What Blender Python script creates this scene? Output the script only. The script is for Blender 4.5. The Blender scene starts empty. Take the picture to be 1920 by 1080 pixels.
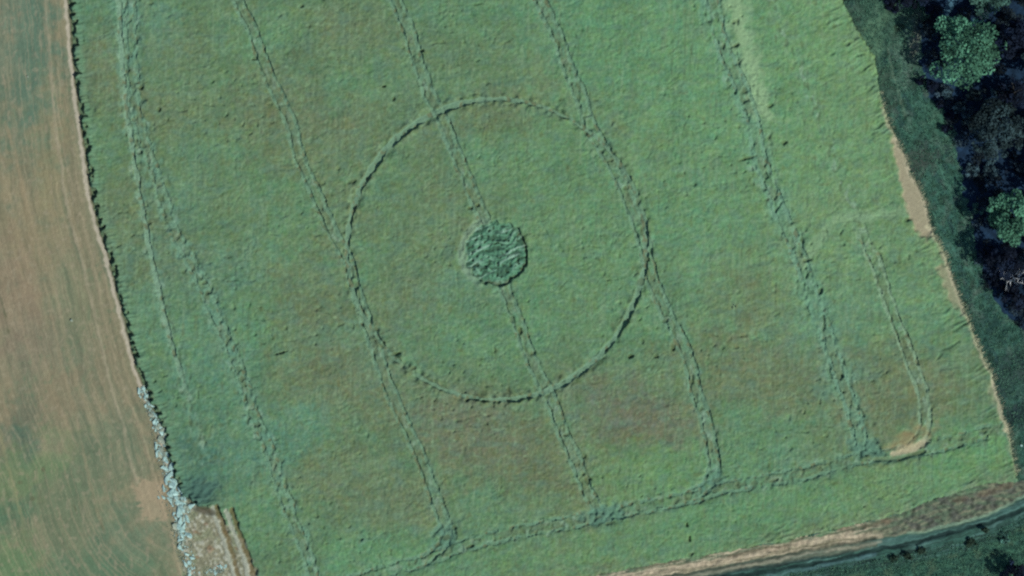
import bpy, math, random
import numpy as np
from mathutils import Vector

random.seed(7)
R = np.random.default_rng(7)
scn = bpy.context.scene

# ------------------------------------------------------------------ camera, light, exposure
S = 30.0 / 333.0                       # metres per photograph pixel (from the place's own scale)
CAM_H = 480.0
cam_d = bpy.data.cameras.new("camera")
cam = bpy.data.objects.new("camera", cam_d)
scn.collection.objects.link(cam)
cam.location = (0, 0, CAM_H)
cam_d.sensor_width = 36.0
cam_d.lens = 36.0 * (CAM_H - 0.4) / (1920 * S)
cam_d.clip_start = 1.0
cam_d.clip_end = 8000.0
scn.camera = cam

SUN_AZ, SUN_EL = math.radians(127), math.radians(47)
world = bpy.data.worlds.new("World")
scn.world = world
world.use_nodes = True
wn = world.node_tree
wn.nodes.clear()
wo = wn.nodes.new("ShaderNodeOutputWorld")
bg = wn.nodes.new("ShaderNodeBackground")
sky = wn.nodes.new("ShaderNodeTexSky")
sky.sky_type = 'NISHITA'
sky.sun_disc = False
sky.sun_elevation = SUN_EL
sky.sun_rotation = SUN_AZ
bg.inputs["Strength"].default_value = 0.085
wn.links.new(sky.outputs[0], bg.inputs[0])
wn.links.new(bg.outputs[0], wo.inputs[0])
sun_d = bpy.data.lights.new("sun", 'SUN')
sun_d.energy = 3.75
sun_d.angle = math.radians(0.5)
sun_d.color = (1.0, 0.965, 0.89)
sun = bpy.data.objects.new("sun", sun_d)
scn.collection.objects.link(sun)
sv = Vector((math.sin(SUN_AZ) * math.cos(SUN_EL), math.cos(SUN_AZ) * math.cos(SUN_EL), math.sin(SUN_EL)))
sun.rotation_euler = sv.to_track_quat('Z', 'Y').to_euler()
sun.location = sv * 300
scn.view_settings.view_transform = 'Standard'
scn.view_settings.look = 'None'
scn.view_settings.gamma = 1.0
scn.view_settings.use_curve_mapping = False
scn.view_settings.exposure = 0.64
scn.render.engine = 'CYCLES'
scn.cycles.filter_width = 2.25
scn.cycles.max_bounces = 5
scn.cycles.use_denoising = False

# ------------------------------------------------------------------ helpers
KILL = np.array([1.62, 1.60, 1.62])    # light on level ground, so that a wanted tone gives a true base colour


def lin(c):
    c = np.asarray(c, float) / 255.0
    return np.where(c <= 0.04045, c / 12.92, ((c + 0.055) / 1.055) ** 2.4)


def alb(r, g, b):
    return lin((r, g, b)) / KILL


def W(px, py):
    return ((px - 960) * S, (540 - py) * S)


def WP(pts):
    return np.array([W(*p) for p in pts], float)


_P = {}


def _perm(seed):
    if seed not in _P:
        r = np.random.default_rng(seed + 1000)
        p = r.permutation(512)
        a = r.random(512) * 2 * math.pi
        _P[seed] = (p, np.cos(a), np.sin(a))
    return _P[seed]


def noise(x, y, seed=0):
    p, gx, gy = _perm(seed)
    xi = np.floor(x); yi = np.floor(y)
    xf = x - xi; yf = y - yi
    xi = xi.astype(np.int64); yi = yi.astype(np.int64)

    def g(ix, iy, fx, fy):
        h = p[(p[ix & 511] + iy) & 511]
        return gx[h] * fx + gy[h] * fy
    u = xf * xf * xf * (xf * (xf * 6 - 15) + 10)
    v = yf * yf * yf * (yf * (yf * 6 - 15) + 10)
    a = g(xi, yi, xf, yf); b = g(xi + 1, yi, xf - 1, yf)
    c = g(xi, yi + 1, xf, yf - 1); d = g(xi + 1, yi + 1, xf - 1, yf - 1)
    return (a + u * (b - a) + v * ((c + u * (d - c)) - (a + u * (b - a)))) * 1.5


def rot(x, y, deg, lx, ly):
    """coordinates along/across a direction, scaled to cells of lx by ly metres"""
    t = math.radians(deg)
    return (x * math.cos(t) + y * math.sin(t)) / lx, (-x * math.sin(t) + y * math.cos(t)) / ly


def ss(a, b, x):
    t = np.clip((x - a) / (b - a), 0, 1)
    return t * t * (3 - 2 * t)


def collection_link(o):
    scn.collection.objects.link(o)
    return o


def mesh_obj(name, V, F, mat, parent=None, smooth=False, attrs=None):
    """V (n,3), F (m,k) with one k"""
    me = bpy.data.meshes.new(name)
    V = np.asarray(V, np.float32); F = np.asarray(F, np.int32)
    k = F.shape[1]
    me.vertices.add(len(V)); me.vertices.foreach_set("co", V.ravel())
    me.loops.add(F.size); me.loops.foreach_set("vertex_index", F.ravel())
    me.polygons.add(len(F))
    me.polygons.foreach_set("loop_start", np.arange(0, F.size, k, dtype=np.int32))
    try:
        me.polygons.foreach_set("loop_total", np.full(len(F), k, np.int32))
    except Exception:
        pass
    me.polygons.foreach_set("use_smooth", np.full(len(F), smooth))
    if attrs:
        for an, (dom, arr) in attrs.items():
            if arr.ndim == 2:
                a = me.attributes.new(an, 'FLOAT_COLOR', dom)
                c4 = np.ones((len(arr), 4), np.float32); c4[:, :3] = arr
                a.data.foreach_set("color", c4.ravel())
            else:
                a = me.attributes.new(an, 'FLOAT', dom)
                a.data.foreach_set("value", arr.astype(np.float32))
    me.update(calc_edges=True)
    me.materials.append(mat)
    o = bpy.data.objects.new(name, me)
    collection_link(o)
    if parent:
        o.parent = parent
    return o


def empty(name, loc, label=None, cat=None, group=None):
    o = bpy.data.objects.new(name, None)
    o.empty_display_size = 0.5
    collection_link(o)
    o.location = loc
    tag(o, label, cat, group)
    return o


def tag(o, label=None, cat=None, group=None, kind=None):
    if label: o["label"] = label
    if cat: o["category"] = cat
    if group: o["group"] = group
    if kind: o["kind"] = kind
    return o


def mat_attr(name, grain=(0.35, 0.2), rough=0.95, bump=0.02, bscale=6.0, spec=0.1, stretch=None):
    """base colour from the surface's own colour attribute, broken by procedural grain"""
    m = bpy.data.materials.new(name); m.use_nodes = True
    nt = m.node_tree; N = nt.nodes; L = nt.links
    b = N["Principled BSDF"]
    b.inputs["Roughness"].default_value = rough
    b.inputs["Specular IOR Level"].default_value = spec
    at = N.new("ShaderNodeAttribute"); at.attribute_name = "tone"
    tc = N.new("ShaderNodeTexCoord")
    mp = N.new("ShaderNodeMapping")
    if stretch:
        mp.inputs["Rotation"].default_value = (0, 0, math.radians(stretch[0]))
        mp.inputs["Scale"].default_value = (stretch[1], stretch[2], 1)
    L.new(tc.outputs["Object"], mp.inputs[0])
    n1 = N.new("ShaderNodeTexNoise"); n1.inputs["Scale"].default_value = grain[0]; n1.inputs["Detail"].default_value = 7
    n1.inputs["Roughness"].default_value = 0.72
    L.new(mp.outputs[0], n1.inputs[0])
    mr = N.new("ShaderNodeMapRange")
    mr.inputs[1].default_value = 0.3; mr.inputs[2].default_value = 0.7
    mr.inputs[3].default_value = 1 - grain[1]; mr.inputs[4].default_value = 1 + grain[1]
    L.new(n1.outputs[0], mr.inputs[0])
    vm = N.new("ShaderNodeVectorMath"); vm.operation = 'SCALE'
    L.new(at.outputs["Color"], vm.inputs[0]); L.new(mr.outputs[0], vm.inputs["Scale"])
    L.new(vm.outputs[0], b.inputs["Base Color"])
    n2 = N.new("ShaderNodeTexNoise"); n2.inputs["Scale"].default_value = bscale; n2.inputs["Detail"].default_value = 4
    L.new(mp.outputs[0], n2.inputs[0])
    bp = N.new("ShaderNodeBump"); bp.inputs["Distance"].default_value = bump; bp.inputs["Strength"].default_value = 1.0
    L.new(n2.outputs[0], bp.inputs["Height"]); L.new(bp.outputs[0], b.inputs["Normal"])
    return m


def mat_plain(name, col, var=0.3, scale=1.5, rough=0.9, spec=0.1, col2=None, translucent=0.0, attr=None):
    m = bpy.data.materials.new(name); m.use_nodes = True
    nt = m.node_tree; N = nt.nodes; L = nt.links
    b = N["Principled BSDF"]
    b.inputs["Roughness"].default_value = rough
    b.inputs["Specular IOR Level"].default_value = spec
    tc = N.new("ShaderNodeTexCoord")
    n1 = N.new("ShaderNodeTexNoise"); n1.inputs["Scale"].default_value = scale; n1.inputs["Detail"].default_value = 5
    L.new(tc.outputs["Object"], n1.inputs[0])
    r = N.new("ShaderNodeValToRGB")
    c2 = np.array(col2) if col2 is not None else np.array(col) * (1 + var)
    c1 = np.array(col) * (1 - var) if col2 is None else np.array(col)
    r.color_ramp.elements[0].position = 0.35; r.color_ramp.elements[1].position = 0.65
    r.color_ramp.elements[0].color = (*c1, 1); r.color_ramp.elements[1].color = (*c2, 1)
    L.new(n1.outputs[0], r.inputs[0])
    out = r.outputs[0]
    if attr:
        at = N.new("ShaderNodeAttribute"); at.attribute_name = attr
        vm = N.new("ShaderNodeVectorMath"); vm.operation = 'SCALE'
        L.new(out, vm.inputs[0]); L.new(at.outputs["Fac"], vm.inputs["Scale"])
        out = vm.outputs[0]
    L.new(out, b.inputs["Base Color"])
    if translucent:
        tr = N.new("ShaderNodeBsdfTranslucent"); L.new(out, tr.inputs[0])
        mx = N.new("ShaderNodeMixShader"); mx.inputs[0].default_value = translucent
        L.new(b.outputs[0], mx.inputs[1]); L.new(tr.outputs[0], mx.inputs[2])
        L.new(mx.outputs[0], N["Material Output"].inputs[0])
    return m


# ------------------------------------------------------------------ the lie of the land: one fine grid
STEP = 0.165


def axis(half):
    inner = np.arange(-half, half + STEP, STEP)
    grow = [inner[-1]]; d = STEP
    while grow[-1] < 3200:
        d = min(d * 1.22, 500); grow.append(grow[-1] + d)
    g = np.array(grow[1:])
    return np.concatenate([-g[::-1] + (inner[0] + inner[-1]), inner, g])


ax = axis(91.0); ay = axis(53.0)
X, Y = np.meshgrid(ax, ay)
NX, NY = len(ax), len(ay)
# gentle warp so that no traced line is ruler straight
WX = X + 0.22 * noise(X / 2.2, Y / 2.2, 1) + 0.10 * noise(X / 0.8, Y / 0.8, 2)
WY = Y + 0.22 * noise(X / 2.2, Y / 2.2, 3) + 0.10 * noise(X / 0.8, Y / 0.8, 4)


def seg_dist(P, maxd=6.0, closed=False, wx=WX, wy=WY, side=False):
    """distance to a polyline, position along it; limited to a band of maxd metres"""
    D = np.full(X.shape, 1e3, np.float32)
    T = np.zeros(X.shape, np.float32)
    SD = np.zeros(X.shape, np.float32) if side else None
    n = len(P); acc = 0.0
    for i in range(n if closed else n - 1):
        a = P[i]; b = P[(i + 1) % n]
        x0, x1 = min(a[0], b[0]) - maxd, max(a[0], b[0]) + maxd
        y0, y1 = min(a[1], b[1]) - maxd, max(a[1], b[1]) + maxd
        i0, i1 = np.searchsorted(ax, [x0, x1]); j0, j1 = np.searchsorted(ay, [y0, y1])
        L = math.hypot(*(b - a)) + 1e-9
        if i1 > i0 and j1 > j0:
            sx = wx[j0:j1, i0:i1] - a[0]; sy = wy[j0:j1, i0:i1] - a[1]
            ux, uy = (b - a) / L
            t = np.clip(sx * ux + sy * uy, 0, L)
            d = np.hypot(sx - t * ux, sy - t * uy)
            cur = D[j0:j1, i0:i1]
            m = d < cur
            cur[m] = d[m]
            T[j0:j1, i0:i1][m] = (acc + t)[m]
            if side:
                SD[j0:j1, i0:i1][m] = (sx * uy - sy * ux)[m]
        acc += L
    if side:
        return D, T, SD
    return D, T


def inside(P, wx=WX, wy=WY):
    c = np.zeros(X.shape, bool)
    n = len(P)
    for i in range(n):
        x1, y1 = P[i]; x2, y2 = P[(i + 1) % n]
        if y1 == y2: continue
        m = ((y1 > wy) != (y2 > wy))
        xs = (x2 - x1) * (wy - y1) / (y2 - y1) + x1
        c ^= m & (wx < xs)
    return c


def sdf(P, maxd=6.0):
    """signed distance, positive inside"""
    d, _ = seg_dist(P, maxd, closed=True)
    d = np.minimum(d, maxd)
    return np.where(inside(P), d, -d)


def smooth_line(pts, n=6):
    P = WP(pts)
    out = []
    for i in range(len(P) - 1):
        p0 = P[max(i - 1, 0)]; p1 = P[i]; p2 = P[i + 1]; p3 = P[min(i + 2, len(P) - 1)]
        for k in range(n):
            t = k / n
            out.append(0.5 * ((2 * p1) + (-p0 + p2) * t + (2 * p0 - 5 * p1 + 4 * p2 - p3) * t * t + (-p0 + 3 * p1 - 3 * p2 + p3) * t ** 3))
    out.append(P[-1])
    return np.array(out)


def blob(px, py, rx, ry, deg=0, soft=0.35, rag=0.5, seed=11):
    """ragged soft patch, radii in photograph pixels, deg clockwise from east as seen"""
    cx, cy = W(px, py)
    u, v = rot(X - cx, Y - cy, -deg, rx * S, ry * S)
    d = np.sqrt(u * u + v * v) + rag * (noise(X / 3.2, Y / 3.2, seed) + 0.6 * noise(X / 1.1, Y / 1.1, seed + 1))
    return ss(1 + soft, 1 - soft, d)


WEST = [(128, 0), (133, 40), (137, 100), (148, 200), (158, 270), (168, 350), (183, 415), (204, 480), (219, 540), (231, 590), (244, 640), (256, 690),
        (272, 725), (286, 765), (303, 800), (314, 850), (328, 900), (342, 930), (372, 950), (398, 958), (412, 985), (428, 1025), (446, 1060), (458, 1085)]
EAST = [(1582, 0), (1604, 50), (1640, 105), (1650, 170), (1664, 222), (1688, 270), (1708, 320), (1733, 370), (1748, 430), (1770, 470), (1786, 520),
        (1810, 580), (1832, 640), (1860, 700), (1880, 770), (1893, 810), (1902, 860), (1910, 900)]
SOUTH = [(1906, 905), (1850, 906), (1800, 922), (1740, 942), (1680, 966), (1600, 985), (1500, 1008), (1400, 1028), (1280, 1048), (1160, 1070), (1060, 1090), (800, 1150)]
crop_poly = WP([(60, -3000), (120, -200)] + WEST + [(640, 1500), (1500, 4000), (1500, 4000), (900, 1400)][:1] + SOUTH[::-1] + EAST[::-1] + [(1480, -250), (1300, -3000)])
sd_crop = sdf(crop_poly, 8.0)

# broad direction noises used everywhere
ENE = 20
u, v = rot(WX, WY, ENE, 4.2, 1.1); streakA = noise(u, v, 21)
u, v = rot(WX, WY, ENE + 12, 1.7, 0.5); streakB = noise(u, v, 22)
u, v = rot(WX, WY, -62, 3.0, 0.9); streakC = noise(u, v, 23)
low1 = noise(X / 26, Y / 21, 24) + 0.5 * noise(X / 11, Y / 9, 25)
low2 = noise(X / 19, Y / 24, 26) + 0.5 * noise(X / 8, Y / 7, 27)
mid = noise(WX / 3.0, WY / 2.4, 28)
fine = noise(X / 0.75, Y / 0.75, 29)
vfine = noise(X / 0.42, Y / 0.42, 30)
# sparse creases in the crop
u, v = rot(WX + 1.2 * mid, WY + 1.2 * noise(X / 4, Y / 4, 31), ENE, 5.0, 1.6)
crease = np.clip(1 - np.abs(noise(u, v, 32)) * 9, 0, 1) ** 2 * ss(0.05, 0.5, noise(X / 5, Y / 5, 33) + 0.1)
u, v = rot(WX, WY, 95, 3.5, 1.3)
crease2 = np.clip(1 - np.abs(noise(u, v, 34)) * 10, 0, 1) ** 2 * ss(0.1, 0.5, noise(X / 6, Y / 6, 35))

# ---------------------------------------------------------------- colours of the standing crop
C = np.empty(X.shape + (3,), np.float64)
C[:] = alb(99, 131, 101)


def mix(mask, col, amount=1.0):
    a = np.clip(mask * amount, 0, 1)[..., None]
    C[:] = C * (1 - a) + np.asarray(col) * a


GREEN = alb(96, 141, 107); BROWN = alb(110, 119, 94); TEAL = alb(96, 136, 118); YELLOW = alb(121, 149, 103); PURP = alb(108, 116, 100)
mix(ss(-0.1, 0.6, low1), BROWN, 0.42)
mix(ss(-0.1, 0.6, -low1 + 0.3 * low2), GREEN, 0.5)
mix(ss(0.1, 0.8, low2), TEAL, 0.35)
for (px, py, rx, ry, dg, col, am) in [
    (1500, 220, 330, 330, 60, alb(112, 152, 112), 0.75), (1260, 90, 260, 150, 20, alb(98, 146, 110), 0.6), (1650, 480, 120, 220, 65, alb(112, 148, 112), 0.55),
    (1560, 60, 110, 130, 60, alb(112, 154, 112), 0.4),
    (1020, 330, 170, 130, 30, alb(100, 140, 104), 0.5), (1060, 480, 130, 200, 80, alb(100, 142, 106), 0.6), (1300, 420, 130, 160, 60, alb(100, 142, 108), 0.5),
    (960, 840, 190, 70, 12, BROWN, 0.7), (870, 800, 110, 60, 20, PURP, 0.55), (1180, 770, 110, 60, 15, PURP, 0.7), (1240, 800, 90, 40, 10, alb(112, 112, 96), 0.55),
    (1430, 700, 150, 70, 10, BROWN, 0.7), (1680, 700, 120, 60, 15, BROWN, 0.6), (1640, 780, 90, 50, 0, BROWN, 0.6), (1210, 890, 120, 55, -5, alb(106, 146, 102), 0.7),
    (1250, 1000, 300, 40, -12, alb(100, 146, 106), 0.6), (720, 1040, 110, 40, 0, alb(98, 146, 110), 0.6), (1820, 850, 90, 40, -15, alb(98, 152, 104), 0.5),
    (1700, 900, 190, 50, -12, alb(108, 148, 104), 0.5),
    (560, 260, 120, 90, 20, BROWN, 0.5), (640, 420, 60, 60, 0, BROWN, 0.4), (590, 540, 80, 80, 0, BROWN, 0.45), (620, 720, 120, 70, 0, BROWN, 0.5),
    (780, 480, 70, 100, 0, alb(106, 128, 100), 0.5), (920, 215, 70, 40, 0, BROWN, 0.5), (690, 60, 70, 60, 0, BROWN, 0.3), (480, 180, 60, 60, 0, BROWN, 0.3),
    (190, 120, 30, 60, 0, BROWN, 0.6), (560, 900, 60, 40, 0, BROWN, 0.35), (700, 900, 140, 60, 20, alb(108, 122, 98), 0.55),
    (280, 40, 50, 60, 0, TEAL, 0.5), (330, 760, 70, 160, 65, alb(90, 130, 106), 0.8), (365, 885, 62, 66, 0, alb(76, 114, 100), 0.8),
    (230, 600, 60, 170, 70, TEAL, 0.3), (410, 640, 60, 60, 60, TEAL, 0.5), (510, 830, 50, 110, 65, alb(92, 136, 116), 0.7), (420, 500, 80, 50, 0, TEAL, 0.4), (1550, 600, 50, 100, 65, TEAL, 0.4),
    (1580, 700, 40, 60, 70, TEAL, 0.5), (1400, 560, 70, 60, 0, BROWN, 0.3), (880, 540, 100, 40, 0, TEAL, 0.3), (880, 650, 120, 60, 0, GREEN, 0.5), (1010, 610, 40, 60, 0, GREEN, 0.3),
]:
    # angles: deg here counts clockwise from east in the photograph
    mix(blob(px, py, rx, ry, dg, 0.55, 0.55, int(px * 7 + py) % 97 + 40), col, am)
# fine mottling of ears and leaves
C *= (1 + 0.07 * streakA + 0.05 * streakB + 0.08 * fine + 0.06 * streakC + 0.06 * vfine)[..., None]
C *= np.stack([1 + 0.10 * mid + 0.08 * vfine + 0.10 * noise(X / 0.9, Y / 0.9, 45), np.ones(X.shape), 1 - 0.08 * mid + 0.12 * noise(WX / 1.3, WY / 1.3, 36) + 0.10 * noise(X / 0.6, Y / 0.6, 46)], -1)
mix(ss(0.30, 0.65, noise(X / 1.0, Y / 0.9, 37)), alb(128, 160, 128), 0.38)
mix(ss(0.35, 0.65, noise(X / 0.7, Y / 0.7, 47)), alb(74, 104, 76), 0.30)
mix(ss(0.25, 0.6, noise(X / 3.0, Y / 1.6, 48)), alb(94, 128, 116), 0.35)
mix(ss(0.45, 0.8, noise(X / 1.1, Y / 1.4, 38)), alb(100, 108, 72), 0.35)
C *= np.array([0.925, 0.91, 0.83])
C *= (1 + 0.09 * noise(X / 7.5, Y / 6.0, 53) + 0.07 * noise(X / 3.2, Y / 2.6, 54))[..., None]
# faint upright combing left by the drill
u, v = rot(X, Y, 88, 7.0, 0.55); mix(ss(0.1, 0.5, noise(u, v, 49)) * ss(-0.2, 0.4, noise(X / 8, Y / 8, 50)), alb(118, 144, 112), 0.35)
u, v = rot(X, Y, 88, 5.0, 0.5); mix(ss(0.2, 0.6, noise(u, v, 51)) * ss(-0.2, 0.4, noise(X / 8, Y / 8, 52)), alb(82, 104, 78), 0.35)
# drill rows, barely seen
u, v = rot(X, Y, 5, 9, 0.72); mix(0.5 + 0.5 * np.sin(v * 2 * math.pi), alb(88, 116, 90), 0.025)

CROP_H = 0.58
amp = 0.55 + 0.6 * ss(-0.3, 0.5, noise(X / 9, Y / 8, 41))
dfine = noise(X / 0.55 + 3, Y / 0.6, 43)
H = CROP_H + amp * (0.06 * streakA + 0.025 * streakB + 0.03 * streakC) + 0.035 * fine + 0.06 * mid - 0.15 * crease - 0.12 * crease2 + 0.045 * vfine + 0.045 * dfine
# low swells and hollows of a wind-laid stand
H += 0.10 * noise(X / 6.0, Y / 5.0, 44)
pock = ss(0.50, 0.70, noise(WX / 1.25, WY / 0.95, 39)) * ss(-0.1, 0.4, noise(X / 14, Y / 12, 40))
H -= 0.25 * pock
REG = np.zeros(X.shape, np.int16)      # 0 = standing crop
NAMES = {0: "crop_field"}

# ---------------------------------------------------------------- flattened wheel tracks, ring and disc
FLOOR = alb(104, 139, 114)


def groove(lines, width, depth, rid, col=FLOOR, broken=0.35, band=None, seed=60, lim=None, colam=0.85, floorlen=2.5, crumb=0.35):
    """presses lines into the crop. lines: list of world polylines; returns the mask"""
    G = np.zeros(X.shape)
    for k, P in enumerate(lines):
        D, T = seg_dist(P, 3.0)
        w = width * 1.12 * (1 + 0.45 * noise(T / 3.0, T * 0 + k + 0.5, seed) + 0.25 * noise(X / 0.9, Y / 0.9, seed + 1))
        g = ss(w * 0.5 + 0.12, w * 0.5 - 0.10, D)
        op = 1 - broken * ss(-0.1, 0.45, noise(T / floorlen, T * 0 + 7.3 * k + 0.2, seed + 2) + 0.4 * noise(X / 1.2, Y / 1.2, seed + 3))
        g = g * np.clip(op, 0, 1)
        if lim is not None: g = g * lim
        G = np.maximum(G, g)
    return G


def press(G, depth, rid, col, colam=0.85, crumb=0.3, lim=1.0):
    global H
    fl = 0.07 + 0.05 * fine + 0.04 * vfine + 0.03 * streakB
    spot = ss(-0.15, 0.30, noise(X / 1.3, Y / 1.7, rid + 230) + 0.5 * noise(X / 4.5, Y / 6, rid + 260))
    if rid in (20, 21): spot = 0.35 + 0.65 * spot
    k = np.clip(G * depth * (0.50 + 0.50 * spot), 0, 1)
    near = ss(0.0, 0.25, G) * (1 - G) * lim
    rim = noise(X / 0.9, Y / 0.9, rid + 310) + 0.7 * noise(X / 2.4, Y / 2.4, rid + 330)
    H = H + near * (0.55 * np.clip(rim, -0.6, 0.8) - 0.02)
    H = H * (1 - k) + fl * k
    cm = np.clip(G * 1.4, 0, 1) * (1 - crumb * ss(0.0, 0.5, noise(X / 1.0, Y / 1.0, rid + 200)))
    mix(cm, col * 1.0, colam)
    mix(ss(0.3, 0.7, G) * ss(0.55, 0.95, spot) * ss(-0.1, 0.3, noise(X / 0.9, Y / 1.1, rid + 290)), alb(104, 96, 62), 0.55)  # groove shadow put into the colour: brown blotches over the deepest spots
    if rid: REG[(G > 0.5) & (sd_crop > 0.05)] = rid


def off(P, o):
    t = np.gradient(P, axis=0); t /= (np.linalg.norm(t, axis=1, keepdims=True) + 1e-9)
    return P + np.stack([t[:, 1], -t[:, 0]], 1) * -o      # positive = to the left of travel


T1 = smooth_line([(214, -260), (222, 0), (229, 110), (240, 220), (257, 330), (272, 420), (288, 500), (302, 560), (320, 640), (340, 700), (356, 760), (385, 860)])
T1b = smooth_line([(240, -260), (244, 0), (247, 110), (253, 200), (272, 270), (296, 340), (320, 420), (352, 480), (384, 545), (404, 595), (430, 650), (456, 715), (476, 780), (500, 830), (522, 900), (548, 975), (572, 1030), (592, 1100), (630, 1250)])
T2 = smooth_line([(330, -260), (446, 0), (474, 60), (495, 120), (522, 182), (546, 232), (560, 290), (584, 345), (607, 398), (632, 452), (653, 490), (668, 545), (686, 602), (708, 662), (724, 712), (748, 772), (768, 812), (790, 862), (812, 922), (834, 984)])
T3 = smooth_line([(640, -260), (742, 0), (762, 45), (778, 100), (803, 172), (826, 216), (856, 290), (881, 350), (903, 402), (930, 465), (946, 540), (966, 590), (986, 648), (1004, 692), (1030, 742), (1051, 800), (1078, 860), (1101, 920), (1122, 958)])
T4 = smooth_line([(910, -260), (1013, 0), (1042, 60), (1066, 130), (1091, 190), (1108, 240), (1136, 288), (1164, 340), (1188, 400), (1206, 450), (1215, 490), (1225, 530), (1250, 590), (1277, 640), (1296, 690), (1306, 740), (1324, 790), (1334, 838), (1338, 878), (1328, 908), (1296, 928)])
T5 = smooth_line([(1280, -260), (1335, 0), (1356, 90), (1388, 160), (1412, 230), (1425, 300), (1452, 370), (1476, 430), (1503, 490), (1524, 560), (1548, 620), (1566, 680), (1588, 740), (1604, 790), (1616, 830)])
T6 = smooth_line([(1380, -260), (1446, 0), (1500, 130), (1546, 250), (1592, 380), (1622, 450), (1644, 500), (1664, 560), (1686, 620), (1709, 680), (1728, 730), (1734, 780), (1728, 815), (1706, 838), (1670, 850)])
HL = smooth_line([(560, 1120), (700, 1078), (795, 1050), (880, 1020), (960, 1000), (1100, 973), (1200, 952), (1296, 932), (1340, 918), (1440, 900), (1520, 884), (1600, 862), (1700, 848), (1780, 830), (1850, 810), (1897, 797)])
# the turning curves
TURN2 = smooth_line([(834, 984), (838, 1005), (822, 1030), (795, 1050)])

inc = (sd_crop > -0.1).astype(float)
YS = Y
fade6 = ss(W(0, 300)[1], W(0, 470)[1], Y)
track_sets = []


def pair(P, gauge, width, depth, rid, **kw):
    half = gauge / 2
    a = kw.pop("am", 0.85)
    cr = kw.pop("crumb", 0.3); col = kw.pop("col", FLOOR)
    lm = kw.pop("limit", 1.0)
    G = groove([off(P, half), off(P, -half)], width, depth, rid, lim=inc * lm, **kw)
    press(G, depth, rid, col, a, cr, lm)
    # brownish tint of the stand between the two wheel lines
    D, T = seg_dist(P, 3.0)
    if gauge > 1: mix(ss(gauge * 0.45, gauge * 0.2, D) * inc * lm * ss(-0.2, 0.4, noise(T / 3.0, D, rid + 350)), alb(98, 112, 84), 0.45)
    return G


def band(P, half, col, am, seed, depth=0.25, lim=1.0):
    """loosely trampled margin beside a track: paler, lower, ragged, with dark gaps"""
    global H
    D, T = seg_dist(P, 5.0)
    m = ss(half, half * 0.35, D + 0.5 * noise(X / 1.3, Y / 1.3, seed) * half) * inc * lim
    mix(m * ss(-0.35, 0.35, noise(X / 1.6, Y / 1.6, seed + 1)), col, am)
    gaps = ss(0.22, 0.42, noise(X / 0.9, Y / 1.3, seed + 2)) * m
    mix(gaps, alb(80, 94, 68), 0.45)
    mix(m * ss(0.30, 0.5, noise(X / 1.1, Y / 1.5, seed + 3)), alb(140, 168, 146), 0.4)
    H = H - depth * m * 0.5 - 0.5 * gaps * depth * 2
    return m


band(T5, 2.8, alb(104, 146, 122), 0.6, 301, 0.34, np.clip(0.75 + 1.1 * noise(X / 5, Y / 6, 304), 0.15, 1))
mix(ss(2.6, 1.2, seg_dist(T5, 5.0)[0] + 1.4 * noise(X / 2.2, Y / 2.2, 303)) * inc * np.clip(0.5 + noise(X / 6, Y / 7, 302), 0, 1), alb(98, 142, 116), 0.5)
band(T1b, 2.0, alb(100, 142, 122), 0.6, 305, 0.22, 1.0)
band(T1, 1.5, alb(100, 142, 122), 0.4, 309, 0.12)
band(T2, 1.3, alb(102, 140, 118), 0.35, 313, 0.10)
band(T3, 1.4, alb(102, 140, 118), 0.4, 317, 0.12)
band(T4, 1.6, alb(102, 144, 120), 0.45, 321, 0.15)
band(T6, 1.3, alb(102, 140, 112), 0.3, 325, 0.08)
band(HL, 1.8, alb(92, 130, 106), 0.5, 329, 0.16)
# yellow strip of thin crop beside the ragged track
YB = smooth_line([(1370, -120), (1378, 0), (1390, 60), (1408, 120), (1420, 175), (1432, 215)])
D, T = seg_dist(YB, 5)
mix(ss(2.6, 0.4, D + 1.3 * noise(X / 1.8, Y / 1.8, 340) + 0.5 * noise(X / 0.8, Y / 0.8, 347)), alb(138, 168, 128), 0.75)
D, T = seg_dist(smooth_line([(1500, 500), (1560, 420), (1620, 405), (1690, 400)]), 4)
mix(ss(1.3, 0.3, D + 0.5 * noise(X / 1.5, Y / 1.5, 341)), alb(128, 158, 122), 0.5)

fadeT1 = ss(W(0, 800)[1], W(0, 640)[1], Y)
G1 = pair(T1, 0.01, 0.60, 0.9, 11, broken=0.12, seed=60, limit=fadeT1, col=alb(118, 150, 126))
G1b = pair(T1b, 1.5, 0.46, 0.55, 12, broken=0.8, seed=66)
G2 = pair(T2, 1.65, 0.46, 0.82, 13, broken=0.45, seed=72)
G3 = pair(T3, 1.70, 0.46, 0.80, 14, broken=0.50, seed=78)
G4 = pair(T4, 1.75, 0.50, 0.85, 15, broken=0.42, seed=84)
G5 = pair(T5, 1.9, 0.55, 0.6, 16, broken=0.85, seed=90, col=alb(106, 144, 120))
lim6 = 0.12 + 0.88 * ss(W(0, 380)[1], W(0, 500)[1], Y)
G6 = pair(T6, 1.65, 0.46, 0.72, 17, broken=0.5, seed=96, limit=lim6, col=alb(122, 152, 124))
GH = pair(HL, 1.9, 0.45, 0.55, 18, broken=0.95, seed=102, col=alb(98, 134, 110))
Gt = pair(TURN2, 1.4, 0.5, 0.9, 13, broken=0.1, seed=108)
# trampled junctions
for (px, py, rx, ry) in [(836, 1000, 22, 26), (1130, 965, 34, 16), (1336, 900, 20, 22), (1620, 838, 30, 18)]:
    m = blob(px, py, rx, ry, 0, 0.4, 0.8, int(px) % 50 + 400)
    H = H * (1 - 0.55 * m) + 0.02 * m; mix(m, alb(84, 124, 108), 0.65)
    H -= 0.3 * m * ss(0.0, 0.5, noise(X / 0.8, Y / 0.8, 450))

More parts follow.
